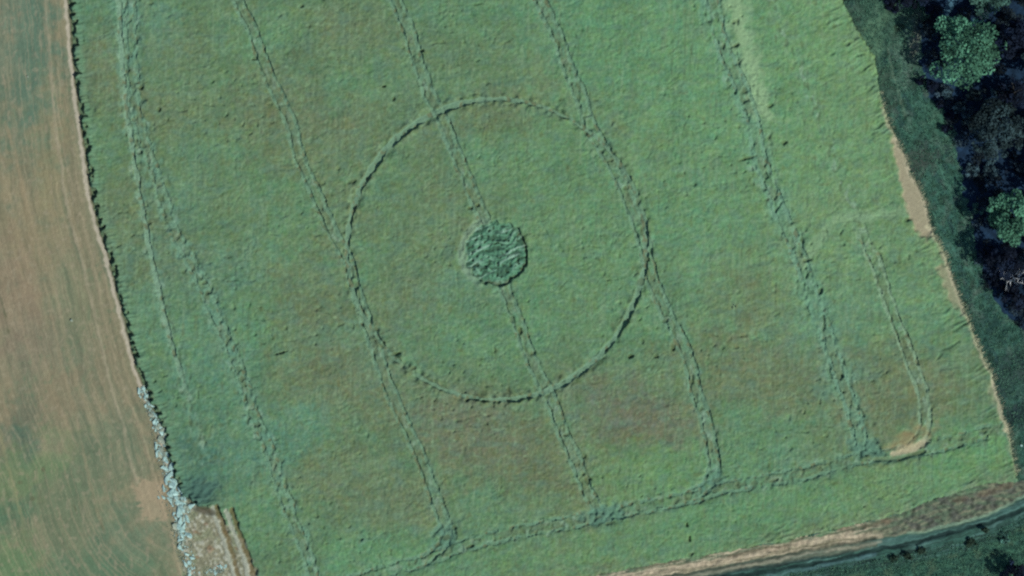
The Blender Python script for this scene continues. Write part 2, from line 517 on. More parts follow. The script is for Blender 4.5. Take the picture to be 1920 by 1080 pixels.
# the big ring
RC = W(931, 466)
ang = np.linspace(0, 2 * math.pi, 121)[:-1]
RR = 282 * S
ring = np.stack([RC[0] + RR * np.cos(ang) * (0.985), RC[1] + RR * np.sin(ang)], 1)
ring[:, 0] += 0.25 * np.sin(ang * 3 + 1); ring[:, 1] += 0.2 * np.cos(ang * 2)
ring = np.vstack([ring, ring[:1]])
D, T = seg_dist(ring, 3.0)
TH = np.arctan2(Y - RC[1], X - RC[0])
deg = np.degrees(TH)
# width round the ring: widest to the north-west and south-east, almost grown over to the south-west
wr = 0.74 + 0.36 * np.exp(-((deg - 130) / 28.0) ** 2) + 0.25 * np.exp(-((deg + 45) / 35.0) ** 2) - 0.28 * np.exp(-((deg - 55) / 25.0) ** 2) - 0.15 * np.exp(-((deg + 110) / 30.0) ** 2)
wr = wr * (1 + 0.22 * noise(T / 2.0, T * 0 + 0.5, 120) + 0.15 * noise(X / 0.8, Y / 0.8, 121))
gr = ss(wr * 0.5 + 0.14, wr * 0.5 - 0.10, D)
gap = np.exp(-((deg + 126) / 7.0) ** 2) + 0.6 * np.exp(-((deg - 20) / 12.0) ** 2)
gr = gr * np.clip(1 - 0.75 * gap - 0.15 * ss(0, 0.5, noise(T / 1.5, T * 0 + 3.1, 122)), 0, 1)
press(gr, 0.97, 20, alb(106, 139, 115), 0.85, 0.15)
REG[(gr > 0.3) & (gr <= 0.5) & (REG == 0)] = 20
rimr = noise(T / 1.4, T * 0 + 0.7, 340) + 0.8 * noise(T / 4.5, T * 0 + 0.2, 341) + 0.3 * noise(X / 0.7, Y / 0.7, 342)
H += ss(1.5, 0.5, D) * (1 - np.clip(gr * 1.6, 0, 1)) * np.clip(-0.06 + 0.55 * rimr, -0.38, 0.42)
mix(ss(wr * 0.5 + 0.9, wr * 0.5 + 0.1, D) * (gr < 0.5) * ss(0.1, 0.5, rimr), alb(88, 96, 66), 0.35)  # brown shade of the ring's raised rim painted onto the crop

# the flattened disc in the middle
DC = W(931, 475)
dd = np.hypot(WX - DC[0], WY - DC[1]) + 0.38 * noise(X / 1.2, Y / 1.2, 130) + 0.2 * noise(X / 0.6, Y / 0.6, 134)
gd = ss(5.45, 5.15, dd)
ringdark = ss(0.6, 0.1, np.abs(dd - 4.9))
th = np.arctan2(Y - DC[1], X - DC[0])
# swirls of laid straw
sw = noise(dd * 1.7 + th * 0.8, th * 2.4 + dd * 0.25, 131)
u, v = rot(WX + 1.5 * noise(X / 3, Y / 3, 135), WY + 1.5 * noise(X / 3, Y / 3, 136), 12, 3.4, 0.8); sw2 = noise(u, v, 132); u, v = rot(WX, WY, 80, 1.8, 0.6); sw3 = noise(u, v, 133)
dh = 0.22 + 0.30 * np.clip(sw2, -0.6, 0.7) + 0.16 * sw3 + 0.16 * sw + 0.10 * vfine + 0.08 * fine
dh = np.clip(dh, 0.0, 0.6) * (1 - 0.75 * ss(4.3, 5.0, dd))
H = (H + (0.12 + 0.5 * np.clip(noise(X / 1.1, Y / 1.1, 137), -0.3, 0.6)) * 0.6 * ss(6.6, 5.7, dd)) * (1 - gd) + dh * gd
mix(gd, alb(82, 130, 104), 0.92)
mix(gd * ss(0.1, 0.5, sw2), alb(122, 160, 138), 0.5)
mix(gd * ss(0.1, 0.5, -sw2 + 0.3 * sw3), alb(52, 78, 62), 0.75)
dots = ss(0.30, 0.45, noise(X / 0.7, Y / 0.6, 138) + 0.3 * sw2)
dh = np.clip(dh - 0.35 * dots, 0, 1); H = H * (1 - gd) + dh * gd
mix(gd * dots, alb(50, 70, 48), 0.75)
u, v = rot(WX, WY, 24, 4.2, 0.5); mix(gd * ss(0.25, 0.5, noise(u, v, 139)), alb(146, 180, 162), 0.6)
u, v = rot(WX, WY, 5, 3.0, 0.45); mix(gd * ss(0.2, 0.45, noise(u, v, 144)), alb(44, 70, 60), 0.65)
mix(gd * ss(4.6, 5.2, dd) * ss(-0.3, 0.6, np.cos(th + math.radians(35))), alb(84, 90, 60), 0.75)  # rim shading painted in: brown crescent on the disc's south-east side
REG[gd > 0.5] = 21
# trampled fringe west of the disc
m = ss(0.9, 0.2, np.abs(dd - 5.9)) * ss(0.1, 0.7, np.cos(th - math.radians(170)))
mix(m, alb(124, 150, 128), 0.6); H = H - 0.2 * m

# turning hook of bare pale earth
hook = smooth_line([(1741, 790), (1741, 814), (1730, 830), (1714, 841), (1696, 846), (1672, 852)])
D, T = seg_dist(hook, 4)
hm = ss(0.85, 0.3, D * (1 + 0.5 * ss(W(1712, 0)[0], W(1680, 0)[0], X)) + 0.25 * noise(X / 0.8, Y / 0.8, 140)) * ss(W(0, 812)[1], W(0, 832)[1], Y)
mix(hm, alb(172, 166, 138), 0.85); H = H * (1 - 0.95 * hm) + 0.06 * hm
REG[hm > 0.5] = 17
m = blob(1706, 822, 30, 20, -30, 0.7, 0.8, 141)
mix(m * (1 - hm), alb(136, 128, 94), 0.75)
mix(ss(0.0, 0.5, noise(X / 0.9, Y / 0.9, 143)) * m, alb(124, 112, 80), 0.5)
mix(blob(1700, 840, 26, 6, -12, 0.5, 0.5, 142), alb(166, 158, 128), 0.6); H = H * (1 - 0.5 * m) + 0.1 * m
D, T = seg_dist(smooth_line([(1640, 862), (1690, 858), (1730, 846)]), 4)
m = ss(0.6, 0.15, D); H = H * (1 - m) + 0.03 * m; mix(m, alb(104, 128, 96), 0.6)

# single marks in the crop: short dark nicks seen in the photograph
nicks = [(390, 548, 9, 7), (384, 530, 8, 5), (525, 662, 20, 2), (660, 340, 12, 6), (720, 162, 5, 3), (738, 185, 4, 6), (565, 12, 6, 4), (790, 95, 6, 4), (478, 110, 8, 5), (1126, 285, 7, 5), (1146, 300, 10, 4), (1174, 352, 9, 5),
         (1196, 380, 5, 12), (1204, 432, 6, 12), (1212, 486, 8, 8), (1202, 528, 10, 9), (669, 535, 6, 9), (703, 618, 9, 6), (740, 664, 14, 4), (718, 645, 5, 9), (775, 690, 8, 5), (875, 750, 7, 5), (905, 752, 6, 4), (935, 754, 6, 4),
         (1262, 650, 6, 10), (1248, 600, 8, 6), (1298, 712, 4, 12), (1182, 668, 8, 6), (1380, 85, 8, 5), (1396, 170, 8, 8), (1444, 198, 10, 5), (1402, 296, 22, 4), (1470, 268, 8, 6), (1500, 470, 8, 14), (1512, 488, 12, 5), (1538, 545, 8, 8),
         (1230, 668, 6, 5), (1288, 984, 4, 6), (1292, 1010, 4, 8), (1294, 1040, 8, 5), (1452, 900, 12, 4), (1720, 850, 22, 4), (1800, 835, 12, 6), (1700, 412, 8, 6), (1735, 440, 8, 7), (1690, 1005, 8, 4), (1706, 410, 8, 5),
         (882, 390, 8, 4), (896, 385, 6, 4), (960, 598, 6, 8), (1000, 662, 8, 4), (975, 620, 5, 9), (455, 710, 7, 8), (482, 795, 9, 7), (460, 745, 4, 8), (298, 205, 5, 6), (262, 285, 8, 5), (238, 105, 5, 7), (265, 165, 6, 5),
         (1350, 1035, 6, 4), (1094, 855, 6, 8), (1102, 900, 8, 10), (1062, 815, 10, 4), (1344, 900, 12, 6), (838, 1008, 10, 8), (850, 990, 8, 6), (820, 1022, 10, 5), (882, 1024, 12, 4), (1122, 970, 8, 4), (1140, 982, 8, 4), (1378, 40, 12, 5)]
for i, (px, py, rx, ry) in enumerate(nicks):
    cx, cy = W(px, py)
    i0, i1 = np.searchsorted(ax, [cx - 4, cx + 4]); j0, j1 = np.searchsorted(ay, [cy - 4, cy + 4])
    sl = (slice(j0, j1), slice(i0, i1))
    t = math.radians(15 if rx > ry else 0)
    dx, dy = X[sl] - cx, Y[sl] - cy
    uu = (dx * math.cos(t) + dy * math.sin(t)) / (rx * S * 0.8); vv = (-dx * math.sin(t) + dy * math.cos(t)) / (ry * S * 0.8)
    d = np.hypot(uu, vv) + 0.35 * noise(X[sl] / 0.6, Y[sl] / 0.6, 150)
    m = ss(1.15, 0.6, d)
    m = m * (0.65 + 0.35 * ((i * 37) % 10) / 10)
    H[sl] = H[sl] * (1 - m) + 0.03 * m
    C[sl] = C[sl] * (1 - 0.5 * m[..., None]) + alb(78, 84, 52) * 0.5 * m[..., None]

for px, py, L, dg in [(1590, 82, 10, 20), (1625, 125, 26, 32), (1632, 166, 28, 34), (1612, 104, 20, 20), (1604, 72, 16, 10), (1650, 235, 24, 40), (1640, 250, 20, 35), (1560, 100, 14, 20), (1780, 650, 40, 30), (1800, 612, 34, 28), (1760, 668, 26, 40), (1770, 500, 22, 15)]:
    cx, cy = W(px, py); u_, v_ = rot(WX - cx, WY - cy, dg, L * S * 0.5, 0.24); m = ss(1.2, 0.6, np.hypot(u_, v_) + 0.3 * fine)
    H = H * (1 - 0.35 * m); mix(m, alb(66, 96, 72), 0.4)
# crop edge: shoulders slope to the ground, strawy hem
hemw = (X < -30) & (Y > W(0, 1000)[1] - 20)
bite = noise(WX / 1.0, WY / 0.9, 166) + 0.6 * noise(WX / 2.8, WY / 2.4, 167)
edge_h = ss(-0.05, 0.35, sd_crop + 0.30 * noise(WX / 0.7, WY / 0.5, 160) - hemw * np.clip(0.25 + 0.8 * bite, 0, 0.9))
H = H + hemw * ss(1.9, 0.6, sd_crop) * 0.35
mix(hemw * ss(1.2, 0.6, sd_crop) * ss(-0.25, 0.15, bite), alb(92, 88, 56), 0.8)  # shadow of the ragged west edge painted in as brown blotches
mix(hemw * ss(3.0, 0.8, sd_crop), alb(88, 124, 100), 0.45)
in_e = (X > 40)
H = H * edge_h
mix(ss(1.6, 0.2, sd_crop + 1.2 * mid) * (Y < -25) * in_e * ss(-0.1, 0.4, noise(X / 2, Y / 2, 168)), alb(114, 126, 100), 0.45)
mix(ss(0.7, 0.1, sd_crop) * (Y > -31) * in_e * ss(W(0, 150)[1], W(0, 260)[1], Y), alb(140, 150, 120), 0.6)
# ragged hatching of leaning stems along the eastern hem
u, v = rot(WX, WY, 28, 3.2, 0.42)
hat = noise(u, v, 161) * ss(7.0, 1.0, sd_crop) * in_e
hat = hat * ss(-0.3, 0.4, noise(X / 4, Y / 4, 165))
H += 0.20 * hat * (sd_crop > 0); C *= (1 + 0.25 * hat)[..., None]
u, v = rot(WX, WY, 10, 2.6, 0.40)
hatw = noise(u, v, 162) * ss(3.2, 0.5, sd_crop) * (X < -40)
H += 0.25 * hatw * (sd_crop > 0)
C *= (1 + 0.15 * hatw)[..., None]

# bare and thin ground just inside the eastern hem
for poly, col, am in [([(1670, 258), (1690, 262), (1712, 320), (1738, 372), (1750, 432), (1738, 452), (1716, 432), (1700, 395), (1690, 350)], alb(156, 148, 124), 0.9),
                      ([(1758, 500), (1784, 498), (1812, 578), (1802, 586), (1776, 560)], alb(142, 142, 116), 0.8),
                      ([(1850, 720), (1872, 712), (1898, 800), (1884, 806)], alb(134, 140, 114), 0.6)]:
    s_ = sdf(WP(poly), 4)
    m = ss(-0.5, 0.5, s_ + 0.5 * noise(X / 1.0, Y / 1.0, 163)) * (sd_crop > -0.2)
    mix(m, col, am); H = H * (1 - 0.85 * m) + 0.05 * m
mix(ss(0.65, 0.2, np.abs(sd_crop - 0.22) + 0.2 * fine) * in_e  * (sd_crop > -0.2) * (Y < W(0, 200)[1]) * (Y > W(0, 830)[1]) * np.clip(0.65 + 0.7 * noise(X / 3, Y / 3, 169), 0, 1), alb(178, 172, 146), 0.7)  # brightness of the sunlit hem put into the colour as a pale line
for (px, py, rx, ry) in [(1893, 788, 7, 7), (1888, 806, 8, 5), (1704, 296, 5, 3), (1740, 425, 7, 5)]:
    m = blob(px, py, rx, ry, 0, 0.4, 0.3, 164); mix(m, alb(186, 182, 150), 0.8); H += 0.1 * m * (sd_crop < 0.2)

# ---------------------------------------------------------------- everything that is not crop
out = sd_crop <= 0
# tilled field to the west
westside = out & (X < 20) & ~((Y < W(0, 1040)[1]) & (X > W(520, 0)[0]))
Dw, Tw, Sw = seg_dist(WP([(60, -3000), (120, -200)] + WEST + [(640, 1500)]), 60.0, side=True)
alongn = noise(Tw / 14.0, Dw / 1.1, 170); alongn2 = noise(Tw / 6.0, Dw / 0.45, 171); along3 = noise(Tw / 40.0, Dw / 4.0, 172)
SOIL = np.empty(C.shape); SOIL[:] = alb(128, 127, 103)


def smix(mask, col, am=1.0):
    a = np.clip(mask * am, 0, 1)[..., None]
    SOIL[:] = SOIL * (1 - a) + np.asarray(col) * a


far = Dw < 900
smix(ss(-0.2, 0.5, along3), alb(140, 129, 104), 0.6)
smix(ss(0.0, 0.6, alongn), alb(148, 136, 110), 0.45)
smix(ss(0.0, 0.6, -alongn), alb(106, 120, 98), 0.45)
smix(ss(1.2, 2.2, Dw) * ss(5.0, 4.0, Dw), alb(134, 122, 98), 0.4)
for (px, py, rx, ry, dg, col, am) in [
    (52, 110, 52, 220, 0, alb(94, 118, 100), 0.95), (10, 60, 30, 120, 0, alb(118, 124, 104), 0.5), (40, 420, 60, 150, 0, alb(142, 128, 102), 0.6), (90, 300, 30, 120, 0, alb(134, 130, 98), 0.4),
    (15, 560, 50, 90, 0, alb(142, 122, 104), 0.6), (60, 650, 60, 60, 0, alb(130, 118, 102), 0.5), (140, 560, 30, 90, 0, alb(112, 122, 96), 0.5), (38, 815, 32, 60, 0, alb(74, 106, 92), 0.95),
    (90, 760, 40, 110, 60, alb(134, 120, 98), 0.6), (15, 720, 15, 30, 0, alb(140, 128, 104), 0.5), (190, 860, 55, 110, 60, alb(104, 118, 96), 0.75), (110, 960, 120, 110, 60, alb(102, 118, 92), 0.75),
    (30, 900, 40, 100, 60, alb(108, 130, 92), 0.7), (0, 980, 26, 60, 60, alb(66, 108, 84), 0.8), (240, 1020, 60, 60, 0, alb(98, 120, 98), 0.8), (180, 1080, 150, 40, 0, alb(82, 116, 90), 0.7),
    (20, 1060, 60, 50, 0, alb(92, 126, 86), 0.7), (300, 1060, 20, 40, 0, alb(118, 124, 98), 0.6),
]:
    smix(blob(px, py, rx, ry, dg, 0.7, 0.7, int(px * 3 + py) % 91 + 500), col, am * (1.0 if py < 500 else 0.85))
SOIL *= np.array([0.90, 0.945, 0.93])
for (px, py, rx, ry, dg) in [(140, 953, 2, 8, -25), (190, 985, 3, 10, -20), (10, 590, 2, 10, -20), (16, 620, 3, 4, 0), (80, 880, 4, 4, 0), (60, 935, 5, 4, 0), (37, 905, 5, 4, 0)]:
    smix(blob(px, py, rx, ry, dg, 0.5, 0.2, int(px) + 800), alb(92, 96, 72), 0.7)
SOIL *= (1 + 0.10 * alongn + 0.09 * alongn2 + 0.05 * fine + 0.06 * mid)[..., None]
sp = noise(X / 0.9, Y / 1.1, 173)
smix(ss(0.3, 0.6, sp) * ss(-0.2, 0.4, low2), alb(96, 116, 90), 0.4); smix(ss(0.3, 0.6, -sp), alb(150, 142, 120), 0.35)
smix(ss(0.1, 0.5, noise(Tw / 9.0, Dw / 0.28, 174)), alb(158, 146, 120), 0.3)
HS = 0.04 + 0.03 * alongn2 + 0.03 * alongn + 0.02 * fine + 0.018 * vfine
# wheel marks and the tan patch
marks = [([(84, -200), (86, 0), (92, 100), (99, 200), (112, 300), (124, 370), (136, 430), (160, 515), (177, 590), (193, 660), (207, 725), (228, 790), (244, 860), (256, 905)], 0.42, alb(158, 150, 126), 0.75),
         ([(150, 400), (160, 430), (176, 500), (190, 570), (206, 640), (222, 700), (240, 750), (262, 800), (285, 880), (303, 940), (320, 1000), (340, 1090)], 0.38, alb(156, 146, 120), 0.6),
         ([(108, 200), (120, 290), (140, 360), (150, 400)], 0.35, alb(150, 142, 118), 0.35),
         ([(40, 340), (60, 420), (85, 520), (105, 640), (130, 740), (150, 820), (180, 950), (195, 1000)], 0.45, alb(152, 140, 112), 0.35),
         ([(10, 230), (30, 300), (50, 400), (62, 470)], 0.6, alb(152, 136, 108), 0.45),
         ([(0, 560), (10, 600), (16, 625)], 0.2, alb(84, 92, 70), 0.6),
         ([(0, 810), (10, 860), (30, 930), (45, 1000)], 0.5, alb(140, 138, 104), 0.5)]
for pts, w, col, am in marks:
    D, T = seg_dist(smooth_line(pts), 2.5)
    m = ss(w * 0.5 + 0.18, w * 0.5 - 0.1, D + 0.1 * noise(X, Y, 180)) * (0.65 + 0.5 * noise(T / 3, T * 0 + 0.3, 181))
    smix(m, col, am); HS += 0.05 * m * (am > 0.5)
tanp = sdf(WP([(250, 915), (262, 898), (306, 905), (314, 972), (268, 974), (262, 950)]), 3)
m = ss(-0.6, 0.4, tanp + 1.0 * noise(X / 1.1, Y / 0.5, 182)); smix(m, alb(162, 146, 120), 0.65)
# pale dry hem along the crop, and the crop's cast shade painted as a dark strip beside it
hem = ss(0.95, 0.45, np.abs(Dw - 0.55) + 0.25 * noise(Tw / 1.3, Dw, 183)) * (Dw < 2)
smix(ss(0.5, 0.1, np.abs(Dw - 0.62) + 0.2 * noise(Tw / 0.9, Dw, 184)), alb(182, 174, 156), 0.85)
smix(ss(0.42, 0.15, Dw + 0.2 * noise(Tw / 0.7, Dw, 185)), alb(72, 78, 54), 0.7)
m = westside
C[m] = SOIL[m]; H[m] = HS[m]; REG[m] = 1

# rough bare ground with ruts at the lower left
rough = sdf(WP([(330, 940), (372, 955), (402, 958), (440, 1000), (462, 1030), (492, 1090), (520, 1200), (380, 1200), (345, 1060)]), 4)
m = ss(-0.5, 0.4, rough + 0.9 * noise(X / 1.2, Y / 1.2, 190))
n1 = noise(X / 0.7, Y / 0.7, 191); n2 = noise(X / 0.45, Y / 0.5, 192)
n3 = noise(*rot(WX, WY, -58, 2.6, 0.55), 194)
mix(m, alb(134, 134, 112), 0.9); mix(m * ss(0, 0.5, n1), alb(166, 166, 146), 0.5); mix(m * ss(0.0, 0.5, n3 * 0.5 + 0.8 * n1 + 0.4 * noise(X / 2, Y / 2, 199)), alb(182, 186, 170), 0.55); mix(m * ss(0.0, 0.5, noise(X / 2.4, Y / 2.4, 188)), alb(120, 130, 100), 0.6); mix(m * ss(0.05, 0.5, -n3 + 0.6 * n2), alb(104, 106, 84), 0.5); mix(m * ss(0.4, 0.7, noise(X / 1.4, Y / 1.4, 193)), alb(124, 92, 66), 0.5)
H = H * (1 - m) + m * (0.10 + 0.07 * n1 + 0.07 * n2 + 0.04 * n3)
REG[m > 0.5] = 2
for pts in [[(398, 952), (405, 975), (418, 1010), (428, 1045), (440, 1090)], [(424, 958), (434, 985), (446, 1020), (458, 1050), (468, 1090)]]:
    D, T = seg_dist(smooth_line(pts), 2.5)
    k = ss(0.46, 0.2, D + 0.12 * n1); mix(k, alb(158, 164, 148), 0.8); H = H * (1 - k) + 0.20 * k
    D2, T = seg_dist(smooth_line([(a + 9, b) for a, b in pts]), 2.5)
    k = ss(0.60, 0.2, D2 + 0.2 * n1); mix(k, alb(104, 92, 60), 0.75); H = H * (1 - k) + 0.0 * k
m = blob(372, 925, 34, 30, 30, 0.5, 0.6, 195) * (REG != 1)
mix(m, alb(66, 98, 90), 0.8); u, v = rot(WX, WY, 35, 2.0, 0.5); H += m * (-0.20 + 0.16 * noise(u, v, 196) + 0.14 * noise(X / 1.1, Y / 1.1, 198)) * (sd_crop > 0)
m = blob(385, 958, 26, 7, 12, 0.4, 0.5, 197); mix(m, alb(76, 74, 60), 0.8); H = H * (1 - 0.8 * m)

# eastern verge of dark rank grass, then the wood's floor
east = out & ~westside & (X > 40)
VG = np.empty(C.shape); VG[:] = alb(54, 94, 82)


def vmix(mask, col, am=1.0):
    a = np.clip(mask * am, 0, 1)[..., None]
    VG[:] = VG * (1 - a) + np.asarray(col) * a


De, Te = seg_dist(WP([(1300, -3000), (1480, -250)] + EAST), 40)
va = noise(Te / 5, De / 1.2, 200); vb = noise(WX / 1.6, WY / 1.6, 201)
vg2 = noise(WX / 3.5, WY / 4.0, 202)
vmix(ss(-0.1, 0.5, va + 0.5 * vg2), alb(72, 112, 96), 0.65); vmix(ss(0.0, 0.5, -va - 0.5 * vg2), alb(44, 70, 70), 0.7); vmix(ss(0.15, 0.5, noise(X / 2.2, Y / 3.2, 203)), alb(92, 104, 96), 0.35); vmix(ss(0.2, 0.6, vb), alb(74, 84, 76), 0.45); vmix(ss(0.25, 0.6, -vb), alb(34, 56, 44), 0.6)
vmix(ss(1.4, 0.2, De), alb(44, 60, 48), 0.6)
for (px, py, rx, ry, dg, col, am) in [(1650, 40, 60, 60, 40, alb(62, 90, 74), 0.7), (1622, 95, 22, 110, 22, alb(82, 116, 92), 0.75), (1715, 90, 26, 60, 20, alb(84, 112, 98), 0.6), (1600, 55, 15, 7, 0, alb(46, 60, 44), 0.8), (1624, 90, 14, 4, -15, alb(44, 60, 46), 0.8), (1630, 104, 10, 5, 0, alb(50, 56, 44), 0.8), (1687, 52, 11, 6, 0, alb(40, 54, 40), 0.9), (1677, 197, 18, 4, -25, alb(44, 62, 52), 0.8), (1610, 37, 12, 5, -20, alb(42, 60, 52), 0.8), (1680, 22, 14, 8, 0, alb(24, 42, 42), 0.9), (1664, 150, 14, 22, 0, alb(54, 74, 60), 0.7), (1670, 180, 12, 20, 0, alb(56, 72, 62), 0.6), (1718, 70, 10, 36, 10, alb(130, 130, 120), 0.6), (1745, 230, 30, 60, 30, alb(56, 96, 78), 0.5),
                                      (1720, 300, 24, 50, 60, alb(62, 70, 64), 0.7), (1840, 620, 40, 60, 60, alb(38, 70, 64), 0.7), (1890, 700, 40, 60, 50, alb(40, 60, 58), 0.8), (1800, 470, 26, 60, 60, alb(62, 104, 92), 0.5),
                                      (1900, 780, 20, 50, 70, alb(34, 50, 52), 0.8), (1912, 740, 20, 16, 0, alb(60, 96, 84), 0.5)]:
    vmix(blob(px, py, rx, ry, dg, 0.5, 0.6, int(px + py) % 83 + 600), col, am)
D, T = seg_dist(smooth_line([(1665, 90), (1676, 140), (1688, 180), (1696, 215)]), 3); vmix(ss(0.35, 0.1, D), alb(104, 128, 108), 0.5)
wood_poly = WP([(1700, -600), (1700, -60), (1730, -8), (1748, 22), (1732, 60), (1730, 130), (1752, 190), (1790, 236), (1802, 300), (1822, 400), (1836, 470), (1856, 540), (1886, 585), (1960, 640), (2300, 760), (4000, 900), (6000, -600), (3000, -4000), (1700, -4000)])
sw_ = sdf(wood_poly, 6)
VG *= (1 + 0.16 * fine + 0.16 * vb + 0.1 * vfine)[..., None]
HV = 0.14 + 0.10 * vb + 0.06 * fine + 0.04 * vfine + 0.06 * va
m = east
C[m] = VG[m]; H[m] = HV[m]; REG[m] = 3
wm = east & (sw_ > -0.3 + 0.8 * noise(X / 1.5, Y / 1.5, 210))
WD = np.empty(C.shape); WD[:] = alb(26, 48, 70)  # floor colour lowered to navy to deepen the wood's shade
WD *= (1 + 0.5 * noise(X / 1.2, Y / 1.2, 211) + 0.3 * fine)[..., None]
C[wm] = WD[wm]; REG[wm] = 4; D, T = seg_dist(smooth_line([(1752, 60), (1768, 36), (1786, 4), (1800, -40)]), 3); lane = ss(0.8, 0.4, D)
C[:] = C * (1 - 0.7 * (lane * wm)[..., None]) + alb(78, 118, 136) * 0.7 * (lane * wm)[..., None]
H[wm] = (0.06 + 0.08 * vb + 0.05 * fine)[wm]

# southern margin: brown strip of bare earth, dirt track with ruts, dark grass beyond
Ds, Ts, Ss = seg_dist(WP([(4200, 100), (2400, 720), (2000, 880)] + SOUTH + [(300, 1260), (-3000, 2100)]), 60, side=True)
line_s = WP([(-3000, 2100), (300, 1260)] + SOUTH[::-1] + [(2000, 880), (2400, 720), (4200, 100)])
d0 = np.full(X.shape, -1.0)
south = out & ~westside & (X < W(1912, 0)[0] + 0.0)
# position south of the crop hem, positive southwards
ys_line = np.interp(X, line_s[:, 0], line_s[:, 1])
ds = (ys_line - WY) * 0.97 + 0.22 * noise(X / 3.5, Y / 2.0, 227) + 0.16 * noise(X / 1.1, Y / 0.9, 228)
south = (ds > 0) & out & ~(westside & (X < W(430, 0)[0]))
SG = np.empty(C.shape); SG[:] = alb(48, 84, 72)


def gmix(mask, col, am=1.0):
    a = np.clip(mask * am, 0, 1)[..., None]
    SG[:] = SG * (1 - a) + np.asarray(col) * a


sx = X / 9.0
sl1 = noise(X / 7.0, ds / 0.42, 220); sl2 = noise(X / 2.5, ds / 0.35, 221); sb = noise(WX / 1.4, WY / 1.1, 222)
wstrip = 2.2 + 1.6 * ss(58, 72, X)
HSo = 0.10 + 0.04 * sl1 + 0.05 * sb + 0.04 * fine


def stroke(pts, w, col, am, dz=0.0, rag=0.5, seed=0, fade=0.0):
    """one worn line of the farm track"""
    global HSo
    D, T = seg_dist(smooth_line(pts), 3.0)
    m = ss(w * 0.5 + 0.20, w * 0.5 - 0.12, D + 0.10 * sl2 + 0.08 * sb)
    m = m * np.clip(1 - rag * 0.5 + rag * 1.2 * noise(T / 3.0, D / 0.8, 240 + seed), 0, 1)
    gmix(m, col, am)
    HSo = HSo + dz * m


L1 = [(2040, 880), (1920, 931), (1865, 959), (1815, 976), (1740, 995), (1702, 1001), (1640, 1012), (1560, 1026), (1440, 1046), (1280, 1076), (1100, 1110)]
DX = np.interp(X, [W(p[0], 0)[0] for p in L1[::-1]], [W(0, p[1])[1] for p in L1[::-1]])
below = DX - WY                        # metres south of the track's upper line
strip = ss(-0.2, 0.3, -below + 0.15 * sb)
gmix(strip, alb(92, 108, 88), 0.9)
gmix(strip * ss(-0.2, 0.4, sl1), alb(134, 130, 108), 0.5)
west_s = ss(W(1690, 0)[0], W(1600, 0)[0], X)
gmix(strip * west_s * ss(2.0, 0.9, -below), alb(144, 134, 112), 0.65)
gmix(strip * west_s * ss(0.0, 0.4, noise(X / 5, below / 0.3, 260)), alb(186, 174, 150), 0.6)
gmix(strip * west_s * ss(0.05, 0.4, -noise(X / 5, below / 0.3, 260)), alb(112, 108, 86), 0.6)
grey = ss(W(1640, 0)[0], W(1720, 0)[0], X)
gmix(strip * grey * ss(-0.1, 0.35, noise(X / 2, Y / 1.2, 261)), alb(82, 84, 80), 0.75)
gmix(strip * ss(-0.0, 0.45, noise(X / 3.0, Y / 1.4, 266)) * ss(1.6, 0.0, ds), alb(88, 126, 92), 0.75)
gmix(strip * grey * ss(0.05, 0.4, noise(X / 0.9, Y / 0.7, 262)), alb(58, 64, 56), 0.7)
gmix(strip * grey * ss(0.15, 0.5, noise(X / 1.0, Y / 0.8, 263)), alb(112, 118, 98), 0.4)
for (px, py, rx, ry, dg) in [(1588, 990, 13, 9, 20), (1640, 984, 26, 5, -12), (1480, 1022, 30, 5, -12), (1446, 1030, 14, 5, -10), (1888, 913, 18, 7, -20), (1846, 926, 18, 6, -15), (1800, 935, 14, 6, -15), (1400, 1036, 24, 4, -12), (1660, 975, 10, 5, 0)]:
    gmix(blob(px, py, rx, ry, dg, 0.5, 0.7, int(px) % 71 + 700), alb(104, 90, 74), 0.5)
deep = ss(0.0, 0.3, below) * ss(5.5, 4.6, below)
gmix(deep, alb(56, 92, 82), 0.8)
gmix(deep * ss(0.0, 0.3, noise(X / 7.0, below / 0.22, 267)), alb(38, 58, 52), 0.65)
gmix(deep * ss(0.0, 0.4, noise(X / 5.0, below / 0.35, 264)), alb(44, 66, 62), 0.6)
gmix(deep * ss(0.1, 0.4, noise(X / 6.0, below / 0.4, 265)), alb(92, 130, 124), 0.45)
gmix(ss(-0.1, 0.1, below) * ss(1.6, 1.0, below) * west_s, alb(112, 112, 94), 0.5)
stroke(L1[:6], 0.42, alb(128, 154, 130), 0.8, 0.02, 0.5, 1)
stroke([(x, y + 5.5) for x, y in L1[:6]], 0.35, alb(50, 70, 62), 0.7, -0.12, 0.4, 2)
stroke([(2040, 895), (1920, 944), (1865, 968), (1800, 993), (1715, 1008), (1650, 1020)], 0.8, alb(80, 116, 110), 0.6, 0.0, 0.5, 3)
stroke([(2040, 905), (1920, 955), (1865, 976), (1790, 997), (1715, 1017), (1640, 1032), (1565, 1050), (1440, 1071), (1300, 1092)], 0.6, alb(24, 42, 42), 0.95, -0.22, 0.3, 4)
stroke([(1652, 1017), (1602, 1026), (1540, 1034), (1440, 1054), (1300, 1080), (1200, 1096)], 0.40, alb(150, 148, 128), 0.75, 0.02, 0.6, 5)
stroke([(1640, 1010), (1602, 1017), (1520, 1031), (1440, 1049), (1300, 1073), (1200, 1090)], 0.35, alb(58, 66, 56), 0.8, -0.12, 0.5, 6)
stroke([(1652, 1006), (1565, 1007), (1500, 1019), (1440, 1034), (1360, 1050), (1260, 1066), (1160, 1082)], 0.7, alb(186, 172, 148), 0.7, 0.0, 0.6, 7)
stroke([(1600, 1034), (1520, 1048), (1440, 1061), (1300, 1088)], 0.45, alb(38, 52, 50), 0.85, -0.15, 0.5, 8)
stroke([(1640, 1040), (1540, 1062), (1440, 1080)], 0.6, alb(86, 120, 124), 0.6, 0.0, 0.6, 9)
